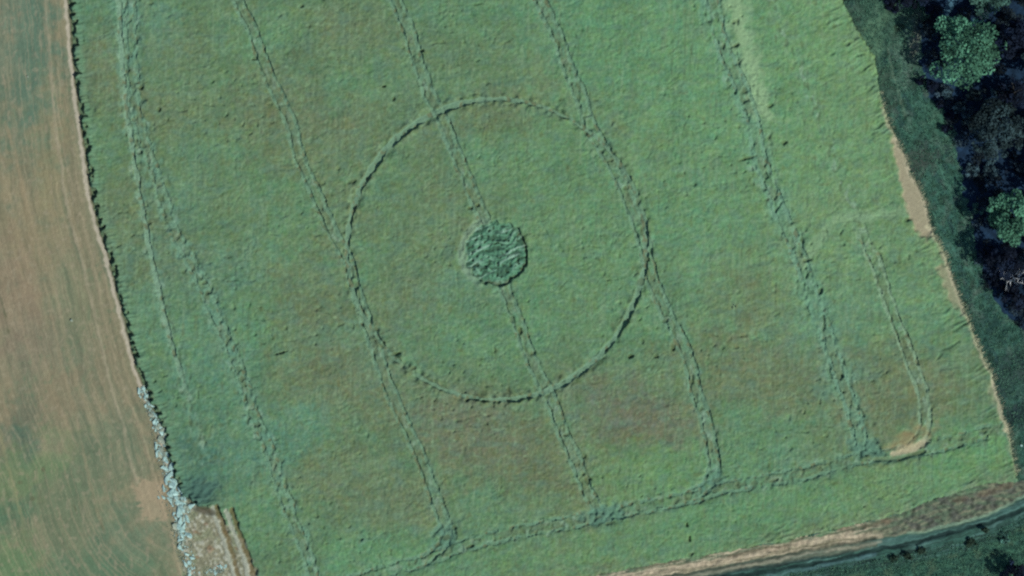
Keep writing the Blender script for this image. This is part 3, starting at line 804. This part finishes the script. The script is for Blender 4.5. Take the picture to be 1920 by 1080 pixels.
stroke([(1640, 1050), (1560, 1068), (1480, 1084)], 0.4, alb(30, 46, 46), 0.8, -0.12, 0.6, 10)
stroke([(1662, 1056), (1680, 1046), (1702, 1037), (1740, 1028)], 0.7, alb(22, 34, 32), 0.8, -0.05, 0.5, 11)
stroke([(1735, 1040), (1760, 1030), (1784, 1018)], 0.6, alb(34, 52, 42), 0.7, 0.0, 0.6, 12)
stroke([(1812, 1028), (1850, 1014), (1880, 1002), (1925, 990)], 0.6, alb(30, 50, 44), 0.75, 0.0, 0.6, 13)
stroke([(1560, 1078), (1620, 1066), (1700, 1052)], 0.5, alb(34, 54, 48), 0.7, 0.0, 0.6, 14)
rest = ss(4.6, 5.6, below)
gmix(rest * ss(-0.1, 0.5, sb), alb(66, 106, 84), 0.6)
gmix(rest * ss(0.15, 0.5, -sb), alb(34, 60, 54), 0.65)
gmix(rest * ss(0.1, 0.5, noise(X / 2.4, Y / 2.0, 226)), alb(92, 112, 86), 0.45)
SG *= (1 + 0.12 * sl1 + 0.10 * sl2 + 0.14 * fine + 0.10 * vfine)[..., None]
HSo = HSo + 0.16 * noise(X / 0.9, Y / 0.7, 233) * strip
m = south
C[m] = SG[m]; H[m] = HSo[m]
isbrown = south & (below < 0) & (ds > 0)
istrack = south & (below >= 0) & (below < 3.4)
REG[isbrown] = 6; REG[istrack] = 5; REG[south & ~isbrown & ~istrack] = 7
C = np.clip(C, 0.004, 0.9)
H = np.where(np.hypot(X, Y) > 600, H * 0.3, H)

# ---------------------------------------------------------------- build the sheets
M_crop = mat_attr("standing_crop", grain=(2.4, 0.16), bump=0.05, bscale=5.0, stretch=(-20, 0.7, 1.4))
M_flat = mat_attr("laid_straw", grain=(3.0, 0.18), bump=0.03, bscale=6.0)
M_soil = mat_attr("tilled_soil", grain=(2.2, 0.14), bump=0.03, bscale=7.0, stretch=(17, 1.5, 0.6))
M_grass = mat_attr("rank_grass", grain=(2.2, 0.30), bump=0.07, bscale=4.0)
M_rough = mat_attr("churned_earth", grain=(2.6, 0.28), bump=0.06, bscale=4.5)
M_track = mat_attr("dirt_track", grain=(2.2, 0.22), bump=0.04, bscale=5.0, stretch=(-15, 0.5, 1.8))
idx = np.arange(NX * NY).reshape(NY, NX)
quad = np.stack([idx[:-1, :-1], idx[:-1, 1:], idx[1:, 1:], idx[1:, :-1]], -1).reshape(-1, 4)
qreg = REG[:-1, :-1].ravel()
VV = np.stack([X, Y, H], -1).reshape(-1, 3)
CC = C.reshape(-1, 3)


def sheet(name, rid, mat):
    q = quad[qreg == rid]
    if len(q) == 0: return None
    used, inv = np.unique(q, return_inverse=True)
    return mesh_obj(name, VV[used], inv.reshape(-1, 4), mat, smooth=True, attrs={"tone": ('POINT', CC[used])})


tag(sheet("crop_field", 0, M_crop), "waving green and brownish standing crop filling the middle field", "crop", kind="stuff")
tag(sheet("field_soil", 1, M_soil), "tan and greenish tilled earth west of the crop", kind="structure")
tag(sheet("bare_ground", 2, M_rough), "churned bare ground with ruts below the rubble", kind="structure")
tag(sheet("verge", 3, M_grass), "dark green grass strip between crop and trees", kind="structure")
tag(sheet("wood_floor", 4, M_grass), "dark floor beneath the trees", kind="structure")
tag(sheet("dirt_track", 5, M_track), "dark rutted farm track south of the crop", kind="structure")
tag(sheet("earth_strip", 6, M_rough), "brown strip of bare earth between crop and farm track", kind="structure")
tag(sheet("grass_ground", 7, M_grass), "dark grassland beyond the farm track", kind="structure")
for rid, lab in [(11, "single pale wheel line nearest the western edge of the crop"), (12, "ragged wheel track, second from the western edge of the crop"),
                 (13, "double wheel track that touches the ring on its western side"), (14, "double wheel track running through the flattened disc"),
                 (15, "double wheel track touching the ring on its eastern side"), (16, "wide ragged wheel track east of the ring, beside the yellow strip"),
                 (17, "wheel track ending in a bare pale hook near the south-east corner"), (18, "cross track along the southern headland of the crop")]:
    o = sheet("wheel_track", rid, M_flat)
    if o: tag(o, lab, kind="structure")
tag(sheet("crop_ring", 20, M_flat), "large thin ring pressed into the green crop", "crop circle")
tag(sheet("flattened_disc", 21, M_flat), "round teal patch of swirled flattened crop at the middle of the ring", "crop circle")

# ------------------------------------------------------------------ trees
BARK = mat_plain("bark", (0.030, 0.032, 0.032), 0.4, 4.0)
PALEBARK = mat_plain("dead_wood", (0.42, 0.45, 0.46), 0.3, 3.0)
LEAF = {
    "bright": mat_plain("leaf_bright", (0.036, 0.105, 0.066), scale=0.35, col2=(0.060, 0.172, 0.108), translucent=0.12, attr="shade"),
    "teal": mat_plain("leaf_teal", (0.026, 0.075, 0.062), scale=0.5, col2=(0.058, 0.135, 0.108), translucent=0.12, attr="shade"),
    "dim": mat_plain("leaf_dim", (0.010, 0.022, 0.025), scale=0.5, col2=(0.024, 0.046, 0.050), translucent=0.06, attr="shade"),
    "dark": mat_plain("leaf_dark", (0.003, 0.006, 0.015), scale=0.7, col2=(0.007, 0.014, 0.028), translucent=0.05, attr="shade"),  # deep shade of the wood put into a near-black navy leaf colour
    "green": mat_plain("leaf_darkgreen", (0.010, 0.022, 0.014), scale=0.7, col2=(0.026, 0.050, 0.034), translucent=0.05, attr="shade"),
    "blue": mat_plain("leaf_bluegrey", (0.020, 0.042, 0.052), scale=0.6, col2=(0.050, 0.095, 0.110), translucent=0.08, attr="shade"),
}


def tube(path, radii, n=7):
    path = np.asarray(path, float)
    V = []; F = []
    for i, p in enumerate(path):
        t = path[min(i + 1, len(path) - 1)] - path[max(i - 1, 0)]
        t = t / (np.linalg.norm(t) + 1e-9)
        a = np.cross(t, (0.3, 0.9, 0.1)); a /= np.linalg.norm(a); b = np.cross(t, a)
        for k in range(n):
            w = 2 * math.pi * k / n
            V.append(p + radii[i] * (a * math.cos(w) + b * math.sin(w)))
    for i in range(len(path) - 1):
        for k in range(n):
            F.append((i * n + k, i * n + (k + 1) % n, (i + 1) * n + (k + 1) % n, (i + 1) * n + k))
    return np.array(V), np.array(F)


def leaves(blobs, count, size, rng, flat=0.5):
    """small leaf-spray quads over the shells of many clumps"""
    B = np.array(blobs)
    wgt = B[:, 3] ** 2; wgt = wgt / wgt.sum()
    bi = rng.choice(len(B), count, p=wgt)
    d = rng.normal(size=(count, 3)); d /= np.linalg.norm(d, axis=1, keepdims=True)
    d[:, 2] = np.where(d[:, 2] < -0.25, -d[:, 2] * 0.6, d[:, 2])
    rr = B[bi, 3] * (0.70 + 0.38 * rng.random(count) ** 0.6)
    P = B[bi, :3] + d * rr[:, None] * np.array([1, 1, 0.8])
    nrm = d * (1 - flat) + rng.normal(size=(count, 3)) * 0.45 + np.array([0, 0, flat]); nrm /= np.linalg.norm(nrm, axis=1, keepdims=True)
    a = np.cross(nrm, rng.normal(size=(count, 3))); a /= np.linalg.norm(a, axis=1, keepdims=True); b = np.cross(nrm, a)
    s = size * (0.5 + rng.random(count))[:, None]
    e = 0.5 + 0.35 * rng.random(count)[:, None]
    V = np.stack([P - a * s * 0.5, P + b * s * e * 0.5, P + a * s * 0.5, P - b * s * e * 0.5], 1).reshape(-1, 3)
    F = np.arange(count * 4).reshape(-1, 4)
    tone = (B[bi, 4] * (0.82 + 0.36 * rng.random(count)))
    return V, F, tone


def tree(name, label, cat, px, py, rpx, h, leaf, seed, count=None, size=0.42, squash=(1, 1), clumps=26, group=None, low=0.35, gap=0.0):
    rng = np.random.default_rng(seed)
    sc = 1.0 - h * 0.7 / CAM_H
    x, y = W(px, py); x *= sc; y *= sc
    r = rpx * S
    root = empty(name, (x, y, 0), label, cat, group)
    th_ = h * 0.55
    lean = rng.normal(0, 0.03 * h, 2)
    V, F = tube([(0, 0, -0.15), (lean[0] * 0.3, lean[1] * 0.3, th_ * 0.45), (lean[0], lean[1], th_)], [0.045 * h * 0.6 + 0.05, 0.03 * h * 0.6 + 0.03, 0.015 * h + 0.02])
    mesh_obj("trunk" if cat == "tree" else "stem", V, F, BARK, root, smooth=True)
    blobs = []
    for k in range(clumps):
        a = rng.random() * 2 * math.pi; q = math.sqrt(rng.random()) * 0.86
        bx, by = r * q * math.cos(a) * squash[0], r * q * math.sin(a) * squash[1]
        zt = h * (low + (1 - low) * math.sqrt(max(0.0, 1 - q * q)) * (0.72 + 0.28 * rng.random())) - 0.12 * r
        br = r * (0.11 + 0.15 * rng.random())
        zt += (rng.random() - 0.6) * 0.16 * h
        blobs.append((bx, by, zt, br, 0.35 + 1.2 * rng.random()))
    for k in range(4):   # a darker heart low in the crown
        a = rng.random() * 6.28
        blobs.append((0.35 * r * math.cos(a), 0.35 * r * math.sin(a), h * low, r * 0.36, 0.8))
    nl = 5 if cat == "tree" else 2
    for k in range(nl):
        bx, by, bz, br, _ = blobs[k]
        V, F = tube([(lean[0] * 0.5, lean[1] * 0.5, th_ * 0.6), (bx * 0.5, by * 0.5, th_ * 0.6 + (bz - th_ * 0.6) * 0.6), (bx, by, bz - br * 0.6)], [0.016 * h, 0.010 * h, 0.004 * h + 0.01], 5)
        mesh_obj("limb" if cat == "tree" else "branch", V, F, BARK, root, smooth=True)
    if count is None: count = int(150 * r * r / (size / 0.42) ** 2 * (1 - gap)) + 150
    V, F, tone = leaves(blobs, count, size, rng)
    mesh_obj("crown", V, F, LEAF[leaf], root, attrs={"shade": ('FACE', tone)})
    return root


tree("leafy_tree", "big round bright green tree at the top of the wood, largest lit crown", "tree", 1812, 92, 71, 11.0, "bright", 101, clumps=60, size=0.40)
tree("leafy_tree", "bright green clumpy tree at the right edge, lower of the two lit crowns", "tree", 1900, 408, 56, 9.5, "bright", 102, clumps=44, size=0.42)
tree("dark_tree", "dim grey-green tree between the two bright crowns", "tree", 1868, 248, 60, 8.5, "dim", 103, clumps=40, size=0.40)
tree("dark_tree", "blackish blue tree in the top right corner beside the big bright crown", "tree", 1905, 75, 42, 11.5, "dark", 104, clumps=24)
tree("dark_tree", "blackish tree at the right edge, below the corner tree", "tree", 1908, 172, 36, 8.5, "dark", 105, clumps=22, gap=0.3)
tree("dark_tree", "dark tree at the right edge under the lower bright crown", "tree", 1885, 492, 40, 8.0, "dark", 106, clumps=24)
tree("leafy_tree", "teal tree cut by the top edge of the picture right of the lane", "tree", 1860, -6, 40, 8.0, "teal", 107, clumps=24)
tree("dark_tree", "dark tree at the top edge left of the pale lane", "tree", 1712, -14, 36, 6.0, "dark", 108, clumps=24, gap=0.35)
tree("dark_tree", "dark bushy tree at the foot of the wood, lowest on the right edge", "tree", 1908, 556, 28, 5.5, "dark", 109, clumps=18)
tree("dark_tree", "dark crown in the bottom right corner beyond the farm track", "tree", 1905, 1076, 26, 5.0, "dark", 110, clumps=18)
# trees of the same wood just past the frame: their shade falls into it
for i, (px, py, r, h, lf) in enumerate([(1975, 120, 58, 12, "dim"), (1985, 250, 60, 11, "dark"), (1975, 350, 50, 11.5, "teal"), (1990, 455, 55, 12, "dim"), (1968, 545, 46, 10.5, "dark"), (1960, -30, 60, 11, "dark"), (1790, -70, 60, 9, "dim"),
                                        (2070, 60, 60, 12, "dim"), (2090, 200, 62, 12, "dark"), (2080, 330, 58, 11, "teal"), (2090, 480, 60, 12, "dark"), (2060, 590, 52, 10, "dim"), (1900, -110, 60, 11, "dark")]):
    places = ["by the corner tree", "east of the dim grey tree", "east of the lower bright crown", "south-east of the lower bright crown", "at the southern end of the wood", "north-east of the corner tree", "north of the big bright crown",
              "second row, north-east", "second row, east", "second row behind the teal tree", "second row, south-east", "second row, southern end", "north of the teal top tree"]
    tree("wood_tree", "dark tree of the wood past the right edge, " + places[i], "tree", px, py, r, h, lf, 200 + i, clumps=18, size=0.6, group="trees of the wood beyond the picture")

shr = [(1752, 22, 20, 2.6, "dark", "dark shrub at the top left of the wood, beside the pale lane"),
       (1730, 48, 14, 1.8, "blue", "blue-grey shrub above the start of the pale bare strip"),
       (1672, 6, 18, 1.8, "dark", "dark shrub on the verge at the top edge"),
       (1726, 150, 12, 2.0, "dark", "small dark shrub tucked against the verge west of the big bright tree"),
       (1752, 162, 16, 3.0, "dark", "dark shrub below the shadow strip of the big bright tree"),
       (1778, 176, 14, 2.6, "blue", "blue-grey shrub south-west of the big bright tree"),
       (1762, 196, 10, 1.8, "dark", "small dark shrub, furthest west below the big tree"),
       (1800, 200, 15, 2.8, "blue", "pale blue-grey shrub directly south of the big bright tree"),
       (1830, 178, 17, 3.2, "dim", "dim shrub between the big bright tree and the grey tree"),
       (1782, 215, 11, 1.9, "dark", "dark shrub north-west of the dim grey tree"),
       (1776, 240, 11, 1.8, "dark", "lone dark shrub on the verge beside the dim grey tree"),
       (1812, 224, 12, 2.2, "blue", "blue-grey shrub touching the dim grey tree"),
       (1846, 196, 13, 2.4, "blue", "blue-grey shrub north of the dim grey tree"),
       (1872, 172, 13, 3.0, "blue", "blue-grey shrub east of the big bright tree"),
       (1878, 206, 11, 3.2, "dim", "small dim shrub right above the dim grey tree"),
       (1822, 318, 14, 2.4, "blue", "blue-grey shrub south of the dim grey tree"),
       (1858, 318, 16, 3.0, "blue", "wider blue-grey shrub south of the dim grey tree"),
       (1836, 392, 13, 3.5, "teal", "teal shrub just west of the lower bright tree"),
       (1850, 470, 15, 3.0, "dark", "dark shrub leaning over the verge below the lower bright tree"),
       (1866, 528, 13, 2.6, "dark", "dark shrub left of the pale dead tree"),
       (1849, 995, 8, 1.3, "green", "round dark bush alone beyond the farm track, nearest the right"),
       (1704, 1044, 9, 1.3, "green", "round dark bush beside the farm track, middle one of three"),
       (1678, 1048, 8, 1.1, "green", "dark bush beside the farm track, westernmost of three"),
       (1728, 1034, 9, 0.9, "green", "low dim bush beside the farm track, easternmost of three"),
       (1822, 1020, 12, 0.9, "green", "low dark bramble patch beyond the farm track"),
       (1884, 1010, 12, 1.0, "teal", "low teal bramble patch in the lower right corner")]
for i, (px, py, r, h, lf, lab) in enumerate(shr):
    tree("shrub", lab, "shrub", px, py, r, h, lf, 300 + i, clumps=9, size=0.30, low=0.3, group="shrubs along the verges", count=int(240 + 260 * (r * S) ** 2))

# undergrowth of the wood: brambles and saplings nobody could count
rng = np.random.default_rng(77)
jj, ii = np.where((REG == 4) & (X < 100) & (np.abs(Y) < 62))
kk = rng.choice(len(jj), 260)
blobs = [(ax[ii[a]], ay[jj[a]], 0.2 + 0.8 * rng.random(), 0.4 + 0.9 * rng.random(), 0.3 + 1.6 * rng.random() ** 2) for a in kk]
V, F, tone = leaves(blobs, 26000, 0.30, rng)
tag(mesh_obj("undergrowth", V, F, mat_plain("bramble_leaves", (0.008, 0.016, 0.024), scale=0.3, col2=(0.030, 0.052, 0.062), attr="shade"), attrs={"shade": ('FACE', tone)}),
    "dark bluish brambles and saplings covering the wood floor", "undergrowth", kind="stuff")

# pale dead tree in the shade
dt = empty("dead_tree", (*W(1893, 520), 0), "bare pale dead tree with whitish branches over the dark shade", "tree")
rng = np.random.default_rng(5)
V, F = tube([(0, 0, -0.1), (0.1, 0.1, 2.2), (0.2, 0.0, 4.2)], [0.22, 0.16, 0.09]); mesh_obj("trunk", V, F, PALEBARK, dt, smooth=True)
for k in range(14):
    a = k * 2.4 + rng.normal() * 0.3; z = 1.6 + 0.18 * k; L = 1.4 + rng.random() * 1.6
    p = [(0.1, 0.05, z), (math.cos(a) * L * 0.5, math.sin(a) * L * 0.5, z + 0.9), (math.cos(a + 0.3) * L, math.sin(a + 0.3) * L, z + 1.9)]
    V, F = tube(p, [0.10, 0.07, 0.03], 5); br = mesh_obj("branch", V, F, PALEBARK, dt, smooth=True)
    for q in range(3):
        b0 = np.array(p[1]) + (np.array(p[2]) - np.array(p[1])) * (0.3 * q); dr = rng.normal(size=3) * 0.5; dr[2] = abs(dr[2]) + 0.3
        V, F = tube([b0, b0 + dr * 0.6, b0 + dr * 1.2 + [0, 0, 0.1]], [0.045, 0.03, 0.012], 4); mesh_obj("twig", V, F, PALEBARK, br)

# ------------------------------------------------------------------ pale rubble along the lower western edge
ROCK = mat_plain("chalk_rubble", alb(132, 166, 162) * 1.0, scale=1.6, col2=alb(182, 214, 208), rough=0.9)
ROCKD = mat_plain("dirty_rubble", alb(122, 140, 128), scale=2.0, col2=alb(160, 168, 150), rough=0.95)


def chunk_mesh(seed, mat, flat=0.45):
    import bmesh
    rng = np.random.default_rng(seed)
    bm = bmesh.new()
    for p in rng.normal(size=(12, 3)):
        p = p / np.linalg.norm(p) * (0.75 + 0.3 * rng.random())
        bm.verts.new((p[0] * 0.5, p[1] * 0.5 * (0.7 + 0.4 * rng.random()), p[2] * 0.5 * flat))
    r = bmesh.ops.convex_hull(bm, input=bm.verts)
    bmesh.ops.delete(bm, geom=[g for g in r["geom_interior"] if isinstance(g, bmesh.types.BMVert)], context='VERTS')
    me = bpy.data.meshes.new("chunk"); bm.to_mesh(me); bm.free(); me.materials.append(mat)
    return me


cm = [chunk_mesh(i, ROCK) for i in range(6)] + [chunk_mesh(20 + i, ROCKD) for i in range(4)]
heaps = [("upper, narrowest heap of pale chalky rubble at the crop's western edge", [(266, 728), (276, 750), (284, 775), (297, 792)], 0.45, 46, 0.9),
         ("middle heap of bright pale rubble between tilled earth and crop", [(290, 800), (303, 815), (300, 845), (312, 870), (318, 895), (332, 918)], 0.75, 110, 1.25),
         ("lower broad heap of pale rubble beside the dark scrub patch", [(318, 925), (330, 940), (346, 945), (340, 970), (338, 990)], 1.05, 110, 1.3),
         ("lowest strip of pale rubble running off the bottom of the picture", [(335, 1000), (345, 1025), (352, 1055), (362, 1090)], 0.8, 70, 0.9),
         ("small scatter of pale rubble at the bottom edge right of the strip", [(385, 1072), (402, 1072), (416, 1064), (400, 1082)], 0.45, 26, 0.6)]
rng = np.random.default_rng(9)
for lab, pts, spread, n, big in heaps:
    spread *= 1.3; n = int(n * 1.35)
    P = smooth_line(pts, 8)
    root = empty("rubble_heap", (P[0][0], P[0][1], 0.0), lab, "rubble heap", "rubble heaps along the tilled field")
    for k in range(n):
        i = rng.integers(0, len(P)); p = P[i] + rng.normal(0, spread * 0.5, 2)
        bigone = rng.random() < 0.33
        s = (0.55 + 0.75 * rng.random()) * big if bigone else 0.22 + 0.3 * rng.random()
        me = cm[rng.integers(0, 6)] if rng.random() < 0.72 else cm[6 + rng.integers(0, 4)]
        o = bpy.data.objects.new("chunk", me); collection_link(o); o.parent = root
        o.location = (p[0] - P[0][0], p[1] - P[0][1], 0.06 + 0.12 * s)
        o.rotation_euler = (rng.normal(0, 0.2), rng.normal(0, 0.2), math.radians(-65) + rng.normal(0, 0.6))
        o.scale = (s * 1.35, s * 0.75, s * 0.8)
    # grit between the lumps
    m_ = 500
    ii = rng.integers(0, len(P), m_); q = P[ii] + rng.normal(0, spread * 0.75, (m_, 2))
    V = []; F = []
    for k in range(m_):
        s = 0.05 + 0.09 * rng.random(); b = len(V); c = (q[k, 0] - P[0][0], q[k, 1] - P[0][1], 0.10)
        for dx, dy, dz in [(-1, -.6, -.5), (1, -.7, -.5), (0.1, 1, -.5), (0, 0, 0.9)]:
            V.append((c[0] + dx * s, c[1] + dy * s, c[2] + dz * s))
        F += [(b, b + 1, b + 3), (b + 1, b + 2, b + 3), (b + 2, b, b + 3)]
    g = mesh_obj("grit", V, F, ROCKD, root); g["kind"] = "stuff"

# ------------------------------------------------------------------ single small things
def stone(px, py, s, mat, label, seed):
    me = chunk_mesh(seed, mat, 0.8)
    o = bpy.data.objects.new("stone", me); collection_link(o)
    o.location = (*W(px, py), 0.12 + 0.2 * s); o.scale = (s, s, s * 0.7)
    return tag(o, label, "stone")


stone(134, 601, 0.6, ROCKD, "lone pale stone in the tilled earth west of the crop", 71)
stone(1916, 836, 0.6, ROCK, "small white stone on the dark verge at the right edge", 72)
stone(52, 144, 0.5, ROCKD, "greyish stone on the greener strip of the tilled earth, upper left", 73)
tree("weed_clump", "tiny dark weed clump standing alone in the crop east of the ring", "weed", 1376, 576, 5, 0.9, "dark", 401, clumps=5, size=0.18, count=120)

# ------------------------------------------------------------------ grass tufts on verge and edges
TUFT = mat_plain("verge_grass_blades", alb(54, 98, 82), scale=0.8, col2=alb(84, 124, 102), attr="shade")
STRAW = mat_plain("crop_edge_straw", alb(140, 152, 120), scale=0.8, col2=alb(184, 184, 152), attr="shade")


def tufts(name, centres, zs, blades, ln, wd, mat, label, dirdeg=None, tilt=0.8, seed=0):
    rng = np.random.default_rng(seed)
    n = len(centres) * blades
    c = np.repeat(centres, blades, 0) + rng.normal(0, 0.12, (n, 2)); z = np.repeat(zs, blades)
    a = rng.random(n) * 2 * math.pi if dirdeg is None else np.radians(dirdeg + rng.normal(0, 14, n))
    L = ln * (0.5 + rng.random(n)); t = tilt * (0.6 + 0.6 * rng.random(n))
    dx, dy = np.cos(a), np.sin(a)
    w = wd * (0.6 + 0.8 * rng.random(n))
    p0 = np.stack([c[:, 0] - dy * w, c[:, 1] + dx * w, z], 1); p1 = np.stack([c[:, 0] + dy * w, c[:, 1] - dx * w, z], 1)
    hx = L * np.sin(t); hz = L * np.cos(t)
    p2 = np.stack([c[:, 0] + dx * hx * 0.6 + dy * w * .7, c[:, 1] + dy * hx * 0.6 - dx * w * .7, z + hz * 0.8], 1)
    p3 = np.stack([c[:, 0] + dx * hx * 0.6 - dy * w * .7, c[:, 1] + dy * hx * 0.6 + dx * w * .7, z + hz * 0.8], 1)
    p4 = np.stack([c[:, 0] + dx * hx, c[:, 1] + dy * hx, z + hz], 1)
    V = np.stack([p0, p1, p2, p3, p4], 1).reshape(-1, 3)
    b = np.arange(n)[:, None] * 5
    F = np.concatenate([np.concatenate([b, b + 1, b + 2], 1), np.concatenate([b, b + 2, b + 3], 1), np.concatenate([b + 3, b + 2, b + 4], 1)])
    sh = 0.6 + 0.8 * rng.random(n)
    o = mesh_obj(name, V, F, mat, attrs={"shade": ('FACE', np.tile(sh, 3))})
    return tag(o, label, "grass", kind="stuff")


jj, ii = np.where((REG == 3) & (np.abs(X) < 92) & (np.abs(Y) < 54))
k = R.choice(len(jj), min(4500, len(jj)), replace=False)
tufts("verge_grass", np.stack([ax[ii[k]], ay[jj[k]]], 1), H[jj[k], ii[k]] - 0.03, 4, 0.42, 0.035, TUFT, "tufty dark grass of the verge by the wood", seed=1)
jj, ii = np.where((REG == 7) & (np.abs(X) < 92) & (np.abs(Y) < 54))
k = R.choice(len(jj), min(4500, len(jj)), replace=False)
tufts("track_side_grass", np.stack([ax[ii[k]], ay[jj[k]]], 1), H[jj[k], ii[k]] - 0.03, 4, 0.42, 0.035, TUFT, "tufty dark grass beyond the farm track", seed=2)
jj, ii = np.where((sd_crop > 0.0) & (sd_crop < 0.5) & (np.abs(X) < 92) & (np.abs(Y) < 54) & (X > 40) & (ds < 0) & (Y < 33) & (Y > -32))
k = R.choice(len(jj), min(320, len(jj)), replace=False)
tufts("edge_straw", np.stack([ax[ii[k]], ay[jj[k]]], 1), H[jj[k], ii[k]] - 0.05, 3, 0.7, 0.03, STRAW, "dry stems leaning out of the crop's eastern edge", dirdeg=25, tilt=1.2, seed=3)
print("tris about", 2 * len(quad))
